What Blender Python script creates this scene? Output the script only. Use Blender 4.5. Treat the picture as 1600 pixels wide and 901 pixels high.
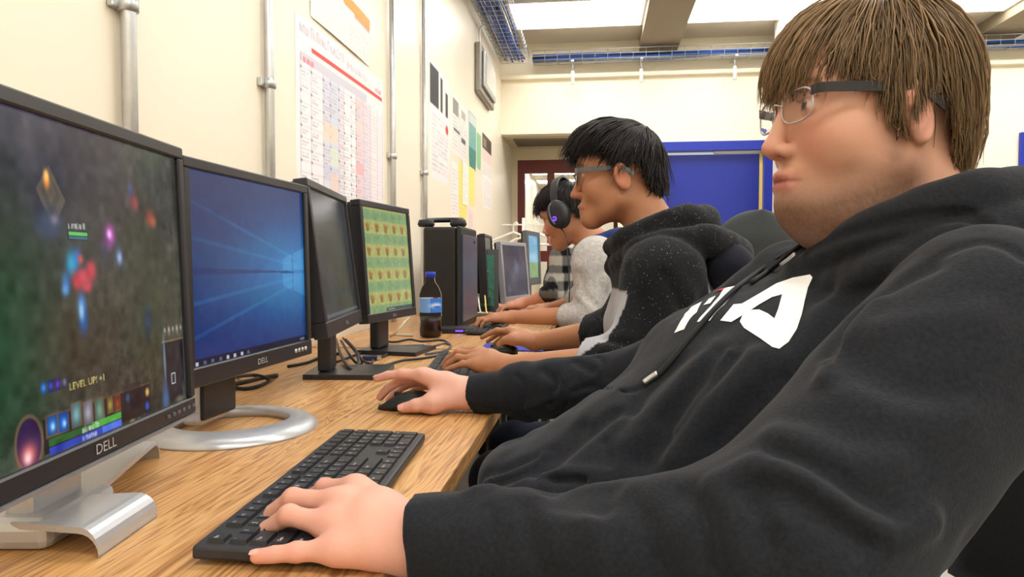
import bpy, bmesh, math, random
import numpy as np
from mathutils import Vector, Matrix
random.seed(7); RNG = np.random.default_rng(11)
for o in list(bpy.data.objects): bpy.data.objects.remove(o)
SC = bpy.context.scene; COL = SC.collection
# ---------------------------------------------------------------- camera
FPX = 1100.0; CAMP = np.array([0.0, 0.0, 1.01])
PITCH = math.atan(40.5/FPX); YAW = math.atan(130/FPX*math.cos(PITCH))
cam_d = bpy.data.cameras.new('camera'); cam = bpy.data.objects.new('camera', cam_d); COL.objects.link(cam)
cam_d.sensor_width = 36.0; cam_d.lens = 36.0*FPX/1600.0; cam_d.clip_start = 0.02; cam_d.clip_end = 60
cam.location = CAMP; cam.rotation_euler = (math.pi/2-PITCH, 0, YAW); SC.camera = cam
# ---------------------------------------------------------------- world, exposure
w = bpy.data.worlds.new('world'); SC.world = w; w.use_nodes = True
w.node_tree.nodes['Background'].inputs[0].default_value = (0.9, 0.93, 1.0, 1)
w.node_tree.nodes['Background'].inputs[1].default_value = 0.6
SC.view_settings.view_transform = 'Standard'; SC.view_settings.look = 'None'
SC.view_settings.gamma = 1.0; SC.view_settings.use_curve_mapping = False; SC.view_settings.exposure = 0.0
LAMP = 11.0            # radiance of the ceiling fixtures
# ---------------------------------------------------------------- pixel helpers
_f = np.array([-math.sin(YAW)*math.cos(PITCH), math.cos(YAW)*math.cos(PITCH), -math.sin(PITCH)])
_r = np.array([math.cos(YAW), math.sin(YAW), 0.0]); _u = np.cross(_r, _f)
def ray(px, py): return _r*((px-800)/FPX) + _u*((450.5-py)/FPX) + _f
def at(px, py, y):
    d = ray(px, py); return CAMP + d*(y/d[1])
def onz(px, py, z):
    d = ray(px, py); return CAMP + d*((z-CAMP[2])/d[2])
def onx(px, py, x):
    d = ray(px, py); return CAMP + d*(x/d[0])
# ---------------------------------------------------------------- materials
MATS = {}
def lin(c): return tuple(((v/12.92) if v <= .04045 else ((v+.055)/1.055)**2.4) for v in c[:3])
def hexc(r, g, b): return lin((r/255., g/255., b/255.))
def pm(name, col=(.5,.5,.5), rough=.5, metal=0., bump=None, var=None, attr=None, emit=None, trans=0., spec=.5, sheen=0., sss=0., coat=0., alpha=None, ior=1.45):
    if name in MATS: return MATS[name]
    m = bpy.data.materials.new(name); m.use_nodes = True; nt = m.node_tree; b = nt.nodes['Principled BSDF']
    b.inputs['Base Color'].default_value = (*col[:3], 1); b.inputs['Roughness'].default_value = rough
    b.inputs['Metallic'].default_value = metal; b.inputs['Specular IOR Level'].default_value = spec; b.inputs['IOR'].default_value = ior
    if trans: b.inputs['Transmission Weight'].default_value = trans
    if sheen: b.inputs['Sheen Weight'].default_value = sheen; b.inputs['Sheen Roughness'].default_value = .5
    if coat: b.inputs['Coat Weight'].default_value = coat
    if alpha is not None: b.inputs['Alpha'].default_value = alpha
    if sss:
        b.inputs['Subsurface Weight'].default_value = sss; b.inputs['Subsurface Scale'].default_value = .006
        b.inputs['Subsurface Radius'].default_value = (1, .4, .25)
    src = None
    if attr:
        a = nt.nodes.new('ShaderNodeAttribute'); a.attribute_name = attr; src = a.outputs['Color']
    if var:
        tc = nt.nodes.new('ShaderNodeTexCoord'); n = nt.nodes.new('ShaderNodeTexNoise'); n.inputs['Scale'].default_value = var[0]
        n.inputs['Detail'].default_value = 5; nt.links.new(tc.outputs['Object'], n.inputs['Vector'])
        mp = nt.nodes.new('ShaderNodeMapRange'); mp.inputs[1].default_value = .3; mp.inputs[2].default_value = .7
        mp.inputs[3].default_value = 1-var[1]; mp.inputs[4].default_value = 1+var[1]
        nt.links.new(n.outputs['Fac'], mp.inputs[0])
        mx = nt.nodes.new('ShaderNodeMix'); mx.data_type = 'RGBA'; mx.blend_type = 'MULTIPLY'; mx.inputs[0].default_value = 1
        if src: nt.links.new(src, mx.inputs[6])
        else: mx.inputs[6].default_value = (*col[:3], 1)
        nt.links.new(mp.outputs[0], mx.inputs[7]); src = mx.outputs[2]
    if src and not emit: nt.links.new(src, b.inputs['Base Color'])
    if emit:
        if src:
            nt.links.new(src, b.inputs['Emission Color']); b.inputs['Base Color'].default_value = (.004,.004,.005,1)
        else: b.inputs['Emission Color'].default_value = (*col[:3], 1)
        b.inputs['Emission Strength'].default_value = emit
    if bump:
        tc = nt.nodes.new('ShaderNodeTexCoord'); n = nt.nodes.new('ShaderNodeTexNoise'); n.inputs['Scale'].default_value = bump[0]
        n.inputs['Detail'].default_value = 3; nt.links.new(tc.outputs['Object'], n.inputs['Vector'])
        bp = nt.nodes.new('ShaderNodeBump'); bp.inputs['Strength'].default_value = bump[1]; bp.inputs['Distance'].default_value = .001
        nt.links.new(n.outputs['Fac'], bp.inputs['Height']); nt.links.new(bp.outputs['Normal'], b.inputs['Normal'])
    MATS[name] = m; return m
def emit_mat(name, col, s):
    m = bpy.data.materials.new(name); m.use_nodes = True; nt = m.node_tree; nt.nodes.clear()
    o = nt.nodes.new('ShaderNodeOutputMaterial'); e = nt.nodes.new('ShaderNodeEmission'); e.inputs[0].default_value = (*col, 1); e.inputs[1].default_value = s
    nt.links.new(e.outputs[0], o.inputs[0]); MATS[name] = m; return m
def oak():
    m = bpy.data.materials.new('oak_laminate'); m.use_nodes = True; nt = m.node_tree; b = nt.nodes['Principled BSDF']
    tc = nt.nodes.new('ShaderNodeTexCoord')
    def stretched(sc, detail, dist):
        mp = nt.nodes.new('ShaderNodeMapping'); mp.inputs['Scale'].default_value = sc; nt.links.new(tc.outputs['Object'], mp.inputs['Vector'])
        n = nt.nodes.new('ShaderNodeTexNoise'); n.inputs['Scale'].default_value = 1.0; n.inputs['Detail'].default_value = detail; n.inputs['Distortion'].default_value = dist
        nt.links.new(mp.outputs[0], n.inputs['Vector']); return n.outputs['Fac']
    fine = stretched((260, 5, 260), 4, .3); broad = stretched((16, 1.1, 16), 3, 1.6)
    # growth rings: repeated level lines of a broad stretched field give the cathedral figure
    mu = nt.nodes.new('ShaderNodeMath'); mu.operation = 'MULTIPLY'; mu.inputs[1].default_value = 90; nt.links.new(broad, mu.inputs[0])
    sn = nt.nodes.new('ShaderNodeMath'); sn.operation = 'SINE'; nt.links.new(mu.outputs[0], sn.inputs[0])
    ma = nt.nodes.new('ShaderNodeMath'); ma.operation = 'MULTIPLY_ADD'; ma.inputs[1].default_value = .11; nt.links.new(sn.outputs[0], ma.inputs[0]); nt.links.new(fine, ma.inputs[2])
    cr = nt.nodes.new('ShaderNodeValToRGB'); e = cr.color_ramp.elements
    e[0].position = .30; e[0].color = (*hexc(150, 102, 58), 1); e[1].position = .66; e[1].color = (*hexc(210, 164, 108), 1)
    k = cr.color_ramp.elements.new(.47); k.color = (*hexc(192, 142, 86), 1)
    nt.links.new(ma.outputs[0], cr.inputs[0]); nt.links.new(cr.outputs[0], b.inputs['Base Color'])
    b.inputs['Roughness'].default_value = .38; MATS['oak'] = m; return m
# ---------------------------------------------------------------- mesh helpers
def link(o, parent=None, world=True):
    COL.objects.link(o)
    if parent is not None:
        o.parent = parent
        if world: o.matrix_parent_inverse = parent_mat(parent).inverted()
    return o
def parent_mat(o):
    m = Matrix.LocRotScale(o.location, o.rotation_euler, o.scale)
    if o.parent: m = parent_mat(o.parent) @ o.matrix_parent_inverse @ m
    return m
def mesh(name, vs, fs, mat, parent=None, smooth=False, world=False, col=None):
    me = bpy.data.meshes.new(name)
    if isinstance(vs, np.ndarray) and isinstance(fs, np.ndarray):
        nv, nf, k = len(vs), len(fs), fs.shape[1]
        me.vertices.add(nv); me.vertices.foreach_set('co', np.ascontiguousarray(vs, dtype=np.float32).ravel())
        me.loops.add(nf*k); me.loops.foreach_set('vertex_index', np.ascontiguousarray(fs, dtype=np.int32).ravel())
        me.polygons.add(nf); me.polygons.foreach_set('loop_start', np.arange(0, nf*k, k, dtype=np.int32))
        me.update(calc_edges=True); me.validate()
    else:
        me.from_pydata([tuple(map(float, v)) for v in vs], [], [tuple(map(int, f)) for f in fs]); me.update()
    if smooth: me.polygons.foreach_set('use_smooth', np.ones(len(me.polygons), dtype=bool))
    if col is not None:
        a = me.color_attributes.new('Col', 'FLOAT_COLOR', 'POINT'); c4 = np.ones((len(me.vertices), 4), np.float32); c4[:, :3] = col
        a.data.foreach_set('color', c4.ravel())
    if mat is not None: me.materials.append(mat)
    o = bpy.data.objects.new(name, me); return link(o, parent, world)
def bmobj(name, bm, mat, parent=None, smooth=False, world=False):
    me = bpy.data.meshes.new(name); bm.normal_update(); bm.to_mesh(me); bm.free()
    if smooth: me.polygons.foreach_set('use_smooth', np.ones(len(me.polygons), dtype=bool))
    if mat is not None: me.materials.append(mat)
    return link(bpy.data.objects.new(name, me), parent, world)
def bbox(bm, lo, hi, M=None, bevel=0, seg=2):
    lo, hi = Vector(lo), Vector(hi)
    T = Matrix.Translation((lo+hi)/2) @ Matrix.Diagonal((*(hi-lo), 1))
    r = bmesh.ops.create_cube(bm, size=1, matrix=(M @ T) if M else T)
    if bevel:
        es = list({e for v in r['verts'] for e in v.link_edges})
        bmesh.ops.bevel(bm, geom=es, offset=bevel, segments=seg, profile=.5, affect='EDGES')
def box(name, lo, hi, mat, parent=None, bevel=0, seg=2, M=None, world=False, smooth=False):
    bm = bmesh.new(); bbox(bm, lo, hi, M, bevel, seg); return bmobj(name, bm, mat, parent, smooth, world)
def smoothline(pts, n=6):
    P = [np.array(p, float) for p in pts]
    if len(P) < 3: return P
    Q = [2*P[0]-P[1]] + P + [2*P[-1]-P[-2]]; out = []
    for i in range(1, len(Q)-2):
        for t in np.linspace(0, 1, n, endpoint=False):
            a, b, c, d = Q[i-1:i+3]
            out.append(.5*((2*b)+(-a+c)*t+(2*a-5*b+4*c-d)*t*t+(-a+3*b-3*c+d)*t**3))
    out.append(P[-1]); return out
def tube_geo(pts, r, sides=8, cap=True, closed=False):
    P = [np.array(p, float) for p in pts]; n = len(P); rs = r if hasattr(r, '__len__') else [r]*n
    vs, fs = [], []; up = None
    for i in range(n):
        a = P[(i-1) % n] if (closed or i > 0) else P[i]; b = P[(i+1) % n] if (closed or i < n-1) else P[i]
        t = b-a; t = t/(np.linalg.norm(t)+1e-12)
        if up is None:
            up = np.array([0, 0, 1.]) if abs(t[2]) < .9 else np.array([1., 0, 0])
        s = np.cross(t, up); s /= np.linalg.norm(s)+1e-12; up = np.cross(s, t)
        for k in range(sides):
            an = 2*math.pi*k/sides; vs.append(P[i]+rs[i]*(math.cos(an)*s+math.sin(an)*up))
    m = n if closed else n-1
    for i in range(m):
        for k in range(sides):
            j = (i+1) % n; fs.append((i*sides+k, i*sides+(k+1) % sides, j*sides+(k+1) % sides, j*sides+k))
    if cap and not closed:
        fs.append(tuple(range(sides))[::-1]); fs.append(tuple((n-1)*sides+k for k in range(sides)))
    return vs, fs
def tube(name, pts, r, mat, parent=None, sides=8, smooth=6, closed=False, world=False):
    P = smoothline(pts, smooth) if smooth else pts
    if hasattr(r, '__len__'):
        r = list(np.interp(np.linspace(0, 1, len(P)), np.linspace(0, 1, len(r)), r))
    vs, fs = tube_geo(P, r, sides, True, closed); return mesh(name, vs, fs, mat, parent, True, world)
def lathe(name, prof, mat, parent=None, c=(0,0,0), seg=32, smooth=True, world=False, M=None):
    vs, fs = [], []
    for (r, z) in prof:
        for k in range(seg):
            a = 2*math.pi*k/seg; v = Vector((c[0]+r*math.cos(a), c[1]+r*math.sin(a), c[2]+z)); vs.append(tuple((M @ v) if M else v))
    for i in range(len(prof)-1):
        for k in range(seg):
            fs.append((i*seg+k, i*seg+(k+1) % seg, (i+1)*seg+(k+1) % seg, (i+1)*seg+k))
    if prof[0][0] > 1e-6: fs.append(tuple(range(seg))[::-1])
    if prof[-1][0] > 1e-6: fs.append(tuple((len(prof)-1)*seg+k for k in range(seg)))
    return mesh(name, vs, fs, mat, parent, smooth, world)
def prism(bm, poly, z0, z1, M=None):
    a = [bm.verts.new((M @ Vector((x, y, z0))) if M else (x, y, z0)) for x, y in poly]
    b = [bm.verts.new((M @ Vector((x, y, z1))) if M else (x, y, z1)) for x, y in poly]
    n = len(poly); bm.faces.new(a[::-1]); bm.faces.new(b)
    for i in range(n): bm.faces.new((a[i], a[(i+1) % n], b[(i+1) % n], b[i]))
def join(name, geos, mat, parent=None, smooth=False, world=False):
    vs, fs = [], []
    for v, f in geos:
        k = len(vs); vs += list(v); fs += [tuple(i+k for i in q) for q in f]
    return mesh(name, vs, fs, mat, parent, smooth, world)
def boxgeo(lo, hi):
    (a, b, c), (d, e, f) = lo, hi
    return ([(a,b,c),(d,b,c),(d,e,c),(a,e,c),(a,b,f),(d,b,f),(d,e,f),(a,e,f)], [(0,3,2,1),(4,5,6,7),(0,1,5,4),(1,2,6,5),(2,3,7,6),(3,0,4,7)])
def tag(o, label, cat, group=None):
    o['label'] = label; o['category'] = cat
    if group: o['group'] = group
    return o
def thing(name, label, cat, loc=(0,0,0), rz=0, group=None):
    o = bpy.data.objects.new(name, None); COL.objects.link(o); o.location = loc; o.rotation_euler = (0, 0, rz); o.empty_display_size = .05
    return tag(o, label, cat, group)
def struct(o): o['kind'] = 'structure'; return o
def text_geo(s, size=1.0):
    """text as flat triangles (verts Nx2, tris)"""
    c = bpy.data.curves.new('t', 'FONT'); c.body = s; c.size = size; c.resolution_u = 3
    o = bpy.data.objects.new('t', c); COL.objects.link(o); bpy.context.view_layer.update()
    me = bpy.data.meshes.new_from_object(o.evaluated_get(bpy.context.evaluated_depsgraph_get())); me.calc_loop_triangles()
    v = np.array([p.co[:2] for p in me.vertices]).reshape(-1, 2); t = np.array([q.vertices[:] for q in me.loop_triangles]).reshape(-1, 3)
    bpy.data.objects.remove(o); bpy.data.curves.remove(c); bpy.data.meshes.remove(me)
    return v, t
# ---------------------------------------------------------------- painted flat prints (screens, posters): colour per grid point
class Img:
    def __init__(s, w, h, col=(0, 0, 0)):
        s.w, s.h = w, h; s.a = np.ones((h, w, 3))*np.array(col)/255.; s.Y, s.X = np.mgrid[0:h, 0:w]
    def mix(s, m, col):
        m = np.clip(m, 0, 1)[..., None]; s.a = s.a*(1-m)+m*np.array(col)/255.
    def rect(s, x0, y0, x1, y1, col, a=1.):
        s.mix(a*((s.X >= x0) & (s.X < x1) & (s.Y >= y0) & (s.Y < y1)), col)
    def blob(s, x, y, rx, ry, col, a=1., p=2., rot=0):
        c, n = math.cos(rot), math.sin(rot); dx, dy = s.X-x, s.Y-y
        u, v = (dx*c+dy*n)/rx, (-dx*n+dy*c)/ry; s.mix(a*np.exp(-np.maximum(u*u+v*v, 0)**(p/2)), col)
    def disc(s, x, y, rx, ry, col, a=1.): s.mix(a*np.clip((1-np.sqrt(((s.X-x)/rx)**2+((s.Y-y)/ry)**2))*min(rx, ry)+.5, 0, 1), col)
    def line(s, x0, y0, x1, y1, w, col, a=1.):
        dx, dy = x1-x0, y1-y0; L = dx*dx+dy*dy+1e-9; t = np.clip(((s.X-x0)*dx+(s.Y-y0)*dy)/L, 0, 1)
        s.mix(a*np.clip(w/2+.5-np.hypot(s.X-x0-t*dx, s.Y-y0-t*dy), 0, 1), col)
    def poly(s, pts, col, a=1.):
        m = np.zeros((s.h, s.w), bool); n = len(pts)
        for i in range(n):
            (x0, y0), (x1, y1) = pts[i], pts[(i+1) % n]
            if y0 == y1: continue
            c = ((s.Y < y0) != (s.Y < y1)) & (s.X < (x1-x0)*(s.Y-y0)/(y1-y0)+x0); m ^= c
        s.mix(a*m, col)
    def noise(s, cells, amp, seed=0, tint=(1, 1, 1)):
        r = np.random.default_rng(seed); gh = max(2, int(cells*s.h/s.w)); g = r.standard_normal((gh+2, cells+2))
        y = s.Y/s.h*gh; x = s.X/s.w*cells; i, j = y.astype(int), x.astype(int); fy, fx = y-i, x-j
        fy = fy*fy*(3-2*fy); fx = fx*fx*(3-2*fx)
        v = g[i, j]*(1-fy)*(1-fx)+g[i+1, j]*fy*(1-fx)+g[i, j+1]*(1-fy)*fx+g[i+1, j+1]*fy*fx
        s.a = np.clip(s.a+(amp/255.*v)[..., None]*np.array(tint), 0, 1)
    def text(s, x, y, h, t, col, a=1., sx=1.):
        v, tr = text_geo(t, 1.0)
        if not len(v): return
        v = v*np.array([h/.72*sx, -h/.72])+np.array([x, y]); acc = np.zeros((s.h, s.w))
        for oy in (-.25, .25):
            for ox in (-.25, .25):
                m = np.zeros((s.h, s.w), bool)
                for q in tr:
                    p = v[q]-np.array([ox, oy]); x0, y0 = np.floor(p.min(0)).astype(int); x1, y1 = np.ceil(p.max(0)).astype(int)+1
                    x0, y0 = max(x0, 0), max(y0, 0); x1, y1 = min(x1, s.w), min(y1, s.h)
                    if x0 >= x1 or y0 >= y1: continue
                    gy, gx = np.mgrid[y0:y1, x0:x1]
                    e = [(p[(i+1) % 3, 0]-p[i, 0])*(gy-p[i, 1])-(p[(i+1) % 3, 1]-p[i, 1])*(gx-p[i, 0]) for i in range(3)]
                    m[y0:y1, x0:x1] |= ((e[0] >= 0) & (e[1] >= 0) & (e[2] >= 0)) | ((e[0] <= 0) & (e[1] <= 0) & (e[2] <= 0))
                acc += m*.25
        s.mix(a*acc, col)
    def linear(s):
        a = s.a; return np.where(a <= .04045, a/12.92, ((a+.055)/1.055)**2.4)
def print_mesh(name, img, o, ux, uy, mat, parent=None, world=False, warp=None):
    """flat grid from corner o (top-left) along ux (right) and uy (down)"""
    h, w_ = img.h, img.w; o, ux, uy = map(lambda q: np.array(q, float), (o, ux, uy))
    U, Vv = np.meshgrid((np.arange(w_))/(w_-1), np.arange(h)/(h-1)); P = o+U[..., None]*ux+Vv[..., None]*uy
    if warp is not None:
        nrm = np.cross(uy, ux); nrm /= np.linalg.norm(nrm); P = P+warp(U, Vv)[..., None]*nrm
    idx = np.arange(h*w_).reshape(h, w_)
    fs = np.stack([idx[:-1, :-1], idx[1:, :-1], idx[1:, 1:], idx[:-1, 1:]], -1).reshape(-1, 4)
    return mesh(name, P.reshape(-1, 3), fs, mat, parent, False, world, img.linear().reshape(-1, 3))
# ================================================================ ROOM
XW, YE, ZC, XR, YB, ZD = -0.93, 6.96, 3.15, 5.6, -3.4, 0.74
cream = pm('cream_wall', hexc(246, 236, 216), .38, bump=(60, .06), spec=.4)
cream2 = pm('cream_wall_matt', hexc(246, 237, 214), .6, bump=(60, .05))
white_p = pm('white_paint', hexc(238, 232, 222), .5)
tilem = pm('ceiling_tile', hexc(214, 203, 180), .85, bump=(120, .3))
beamm = pm('ceiling_beam', hexc(150, 136, 112), .7)
floorm = pm('floor_vinyl', hexc(150, 145, 138), .35, var=(6, .08))
galv = pm('galvanised_steel', hexc(196, 198, 200), .32, .85, var=(30, .06))
bluep = pm('blue_gloss_paint', hexc(24, 44, 150), .42)
bluef = pm('blue_frame_paint', hexc(28, 50, 166), .4)
redp = pm('red_brown_paint', hexc(104, 30, 22), .4)
yel = pm('yellow_gap_light_and_ribbon', hexc(240, 214, 120), .5)  # paints the light in the blue door's gap; also colours ribbon cables
blackpl = pm('black_plastic', hexc(22, 22, 24), .38, var=(40, .1))
blackm = pm('black_matt_plastic', hexc(30, 30, 32), .55)
greypl = pm('grey_plastic', hexc(92, 94, 98), .45)
silver = pm('silver_plastic', hexc(186, 188, 192), .3, .45)
whitepl = pm('white_plastic', hexc(235, 235, 232), .4)
bluecab = pm('blue_cable', hexc(46, 92, 180), .5)
glass = pm('clear_glass', (1, 1, 1), .03, trans=1., ior=1.45)
T = .12
struct(box('floor', (XW-T, YB-T, -.1), (XR+T, 12, 0), floorm))
struct(box('ceiling', (XW-T, YB-T, ZC), (XR+T, YE+.05, ZC+.1), tilem))
struct(box('wall_left', (XW-T, YB-T, 0), (XW, 12, ZC), cream))
struct(box('wall_right', (XR, YB-T, 0), (XR+T, YE+T, ZC), cream2))
struct(box('wall_back', (XW, YB-T, 0), (XR, YB, ZC), cream2))
# end wall with the alcove opening and two doors
OX1, OZ = .22, 2.275
D1 = (.60, 1.67, 2.165); D2 = (3.83, 4.95, 2.19)
bm = bmesh.new(); y0, y1 = YE, YE+T
bbox(bm, (XW, y0, OZ), (OX1, y1, ZC)); bbox(bm, (OX1, y0, 0), (D1[0], y1, ZC)); bbox(bm, (D1[0], y0, D1[2]), (D1[1], y1, ZC))
bbox(bm, (D1[1], y0, 0), (D2[0], y1, ZC)); bbox(bm, (D2[0], y0, D2[2]), (D2[1], y1, ZC)); bbox(bm, (D2[1], y0, 0), (XR, y1, ZC))
struct(bmobj('wall_end', bm, cream2))
for n, d, leafm in ((1, D1, bluep), (2, D2, cream2)):
    dr = bpy.data.objects.new('door_%d' % n, None); COL.objects.link(dr); dr.location = ((d[0]+d[1])/2, YE, 0); struct(dr)
    bm = bmesh.new(); t = .085
    bbox(bm, (d[0], YE-.035, 0), (d[0]+t, YE+.1, d[2]-t)); bbox(bm, (d[1]-t, YE-.035, 0), (d[1], YE+.1, d[2]-t)); bbox(bm, (d[0], YE-.035, d[2]-t), (d[1], YE+.1, d[2]))
    bmobj('door_frame', bm, bluef, dr, world=True)
    box('door_leaf', (d[0]+t+.004, YE+.05, .01), (d[1]-t-.03, YE+.095, d[2]-t-.03), leafm, dr, world=True)
    if n == 1:
        box('gap_light_strip', (d[1]-t-.028, YE+.04, 0), (d[1]-t, YE+.09, d[2]-t-.02), yel, dr, world=True)  # light through the ajar door's side gap, painted as a yellow strip
        box('gap_light_strip', (d[0]+t+.45, YE+.04, d[2]-t-.022), (d[1]-t, YE+.09, d[2]-t), whitepl, dr, world=True)  # light along the top gap, painted as a white strip
    lathe('door_knob', [(.0, 0), (.028, .004), (.03, .02), (.018, .035), (.012, .05)], galv, dr, (0, 0, 0), 16, world=True,
          M=Matrix.Translation((d[0]+t+.08, YE+.0, 1.0)) @ Matrix.Rotation(math.pi/2, 4, 'X') @ Matrix.Translation((0, 0, -.05)))
# alcove
YA = 7.86
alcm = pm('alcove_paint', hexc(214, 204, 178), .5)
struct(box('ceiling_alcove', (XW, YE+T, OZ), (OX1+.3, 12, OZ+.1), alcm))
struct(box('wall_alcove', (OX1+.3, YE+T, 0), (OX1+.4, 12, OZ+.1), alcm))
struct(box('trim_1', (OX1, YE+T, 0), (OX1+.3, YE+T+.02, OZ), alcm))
vent = thing('ceiling_vent', 'grey louvred vent in the alcove soffit above the red door', 'vent', (-.56, 7.42, OZ))
bm = bmesh.new()
for (a, b) in (((-.84, 7.22), (-.30, 7.24)), ((-.84, 7.60), (-.30, 7.62)), ((-.84, 7.24), (-.82, 7.60)), ((-.32, 7.24), (-.30, 7.60))):
    bbox(bm, (a[0], a[1], OZ-.015), (b[0], b[1], OZ))
ventm = pm('vent_grey', hexc(120, 112, 95), .6)
bmobj('frame', bm, ventm, vent, world=True)
for i in range(9): box('louvre', (-.82, 7.25+i*.039, OZ-.012), (-.32, 7.275+i*.039, OZ-.002), ventm, vent, world=True)
dr = bpy.data.objects.new('door_3', None); COL.objects.link(dr); dr.location = (-.4, YA, 0); struct(dr)
bm = bmesh.new()
for x0, x1 in ((-.865, -.785), (-.535, -.455), (-.205, -.125), (.20, .34)): bbox(bm, (x0, YA, 0), (x1, YA+.07, 2.15))
for z0, z1 in ((2.005, 2.15), (1.02, 1.14), (0, .25)): bbox(bm, (-.785, YA+.002, z0), (.3, YA+.068, z1))
bmobj('door_frame', bm, redp, dr, world=True)
for x0, x1 in ((-.785, -.535), (-.455, -.205), (-.125, .20)):
    for z0, z1 in ((1.14, 2.005), (.25, 1.02)): box('pane', (x0, YA+.03, z0), (x1, YA+.036, z1), glass, dr, world=True)
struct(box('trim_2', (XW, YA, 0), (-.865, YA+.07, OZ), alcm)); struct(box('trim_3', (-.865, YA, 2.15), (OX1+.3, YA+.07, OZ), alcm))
struct(box('wall_corridor', (XW, 11.9, 0), (OX1+.4, 12, OZ), white_p))
# column
struct(box('column', (1.58, 6.2, 0), (1.99, 6.6, ZC), white_p, bevel=.01))
struct(box('baseboard_left', (XW, YB, 0), (XW+.012, YE, .1), blackm))
# ceiling beams and lights
lampm = emit_mat('fluorescent_diffuser', (1.0, .985, .95), LAMP)
for i, xb in enumerate((-1.0+.09, .41, 1.91, 3.41, 4.91)):
    struct(box('trim_%d' % (4+i), (xb if i else XW, YB, ZC-.11), (xb+.36 if i else XW+.18, YE, ZC-.0005), beamm))
gg = 'recessed fluorescent ceiling lights'
rowsY = (6.115, 3.95, 1.75, -.45, -2.65)
rown = ('nearest the end wall', 'in second row from end wall', 'above the near desks', 'above the camera', 'in the rear row')
coln = ('beside left wall cable tray', 'left of the white column', 'right of the white column', 'by the right wall')
for j, yc in enumerate(rowsY):
    for i, xc in enumerate((-.16, 1.34, 2.84, 4.34)):
        t = thing('ceiling_light', 'ceiling light ' + rown[j] + ', ' + coln[i], 'ceiling light', (xc, yc, ZC), 0, gg)
        bm = bmesh.new(); a, b = .57, .335
        for lo, hi in (((-a, -b, -.03), (a, -b+.02, -.001)), ((-a, b-.02, -.03), (a, b, -.001)), ((-a, -b+.02, -.03), (-a+.02, b-.02, -.001)), ((a-.02, -b+.02, -.03), (a, b-.02, -.001))): bbox(bm, lo, hi)
        bmobj('frame', bm, whitepl, t)
        box('diffuser', (-a+.02, -b+.02, -.022), (a-.02, b-.02, -.012), lampm, t)
for yy in (8.7, 9.8, 10.9):
    t = thing('ceiling_light', 'corridor ceiling light seen through the red door glass' if yy < 9 else ('corridor ceiling light deep behind the red door' if yy > 10 else 'middle corridor ceiling light behind the red door'), 'ceiling light', (-.4, yy, OZ), 0, 'corridor lights')
    box('frame', (-.5, -.2, -.02), (.5, .2, -.001), whitepl, t); box('diffuser', (-.48, -.18, -.026), (.48, .18, -.0205), lampm, t)
# ---------------------------------------------------------------- wire basket tray with cables
def tray(p0, p1, wdt, hgt, label, step, name='cable_tray'):
    p0, p1 = np.array(p0, float), np.array(p1, float); L = np.linalg.norm(p1-p0); d = (p1-p0)/L; s = np.cross(d, [0, 0, 1]); r = .0028
    t = thing(name, label, 'cable tray', tuple(p0)); z = np.array([0, 0, 1.])
    geos = []
    for q, zz in ((-wdt/2, hgt), (-wdt/2, hgt/2), (-wdt/2, 0), (-wdt/4, 0), (0, 0), (wdt/4, 0), (wdt/2, 0), (wdt/2, hgt/2), (wdt/2, hgt)):
        geos.append(tube_geo([p0+s*q+z*zz, p1+s*q+z*zz], r*1.2, 5))
    join('long_wires', geos, galv, t, True, True)
    n = int(L/step); me = None
    for i in range(n+1):
        c = p0+d*(L*i/n)
        if me is None:
            v, f = tube_geo([-s*wdt/2+z*hgt, -s*wdt/2, s*wdt/2, s*wdt/2+z*hgt], r, 5)
            o = mesh('cross_wire', v, f, galv, t, True); me = o.data
        else:
            o = bpy.data.objects.new('cross_wire', me); link(o, t, False)
        o.location = tuple(c-p0)
    return t, p0, d, s, L
def cables(name, label, p0, d, s, L, wdt, n, amp, group):
    z = np.array([0, 0, 1.])
    for i in range(n):
        q = (RNG.random()-.5)*wdt*.8; hz = .012+RNG.random()*amp
        pts = [p0+d*(L*k/9)+s*(q+RNG.normal()*wdt*.06)+z*(hz+RNG.normal()*.008) for k in range(10)]
        tag(tube(name, pts, .0065+RNG.random()*.003, bluecab if i % 4 else blackpl, None, 6, 3), label, 'cable', group)
TZ = 2.90
t_, p0, d_, s_, L_ = tray((-.765, .5, TZ), (-.765, 6.72, TZ), .27, .09, 'galvanised wire basket cable tray running along the left wall', .1)
cables('network_cable', 'network cable lying in the left wall cable tray', p0, d_, s_, L_, .27, 16, .07, 'cables in the left wall tray')
t_, p0, d_, s_, L_ = tray((-.6, 6.8, TZ+.02), (5.3, 6.8, TZ+.02), .16, .09, 'galvanised wire basket cable tray running along the end wall', .118)
cables('network_cable', 'network cable lying in the end wall cable tray', p0, d_, s_, L_, .16, 12, .05, 'cables in the end wall tray')
for i, (px, lb) in enumerate(((895, 'left of the three hanging brackets under the end wall cable tray'), (1002, 'middle of the three hanging brackets under the end wall cable tray'), (1148, 'right of the three hanging brackets under the end wall cable tray'))):
    p = at(px, 120, 6.8); t = thing('hanging_bracket', 'short bright metal bracket, ' + lb, 'bracket', (p[0], 6.8, TZ), 0, 'tray brackets')
    tube('rod', [(0, 0, .02), (0, 0, -.07)], .008, galv, t, 8, 0); lathe('sleeve', [(.0, -.2), (.017, -.195), (.017, -.07), (.0, -.065)], whitepl, t, seg=14)
    box('arm', (-.012, -.09, .0), (.012, .15, .014), galv, t)
ob = box('wall_ledge', (XW, YE-.06, 2.80), (XR, YE, 2.835), cream2); struct(ob); ob.name = 'trim_10'
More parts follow.
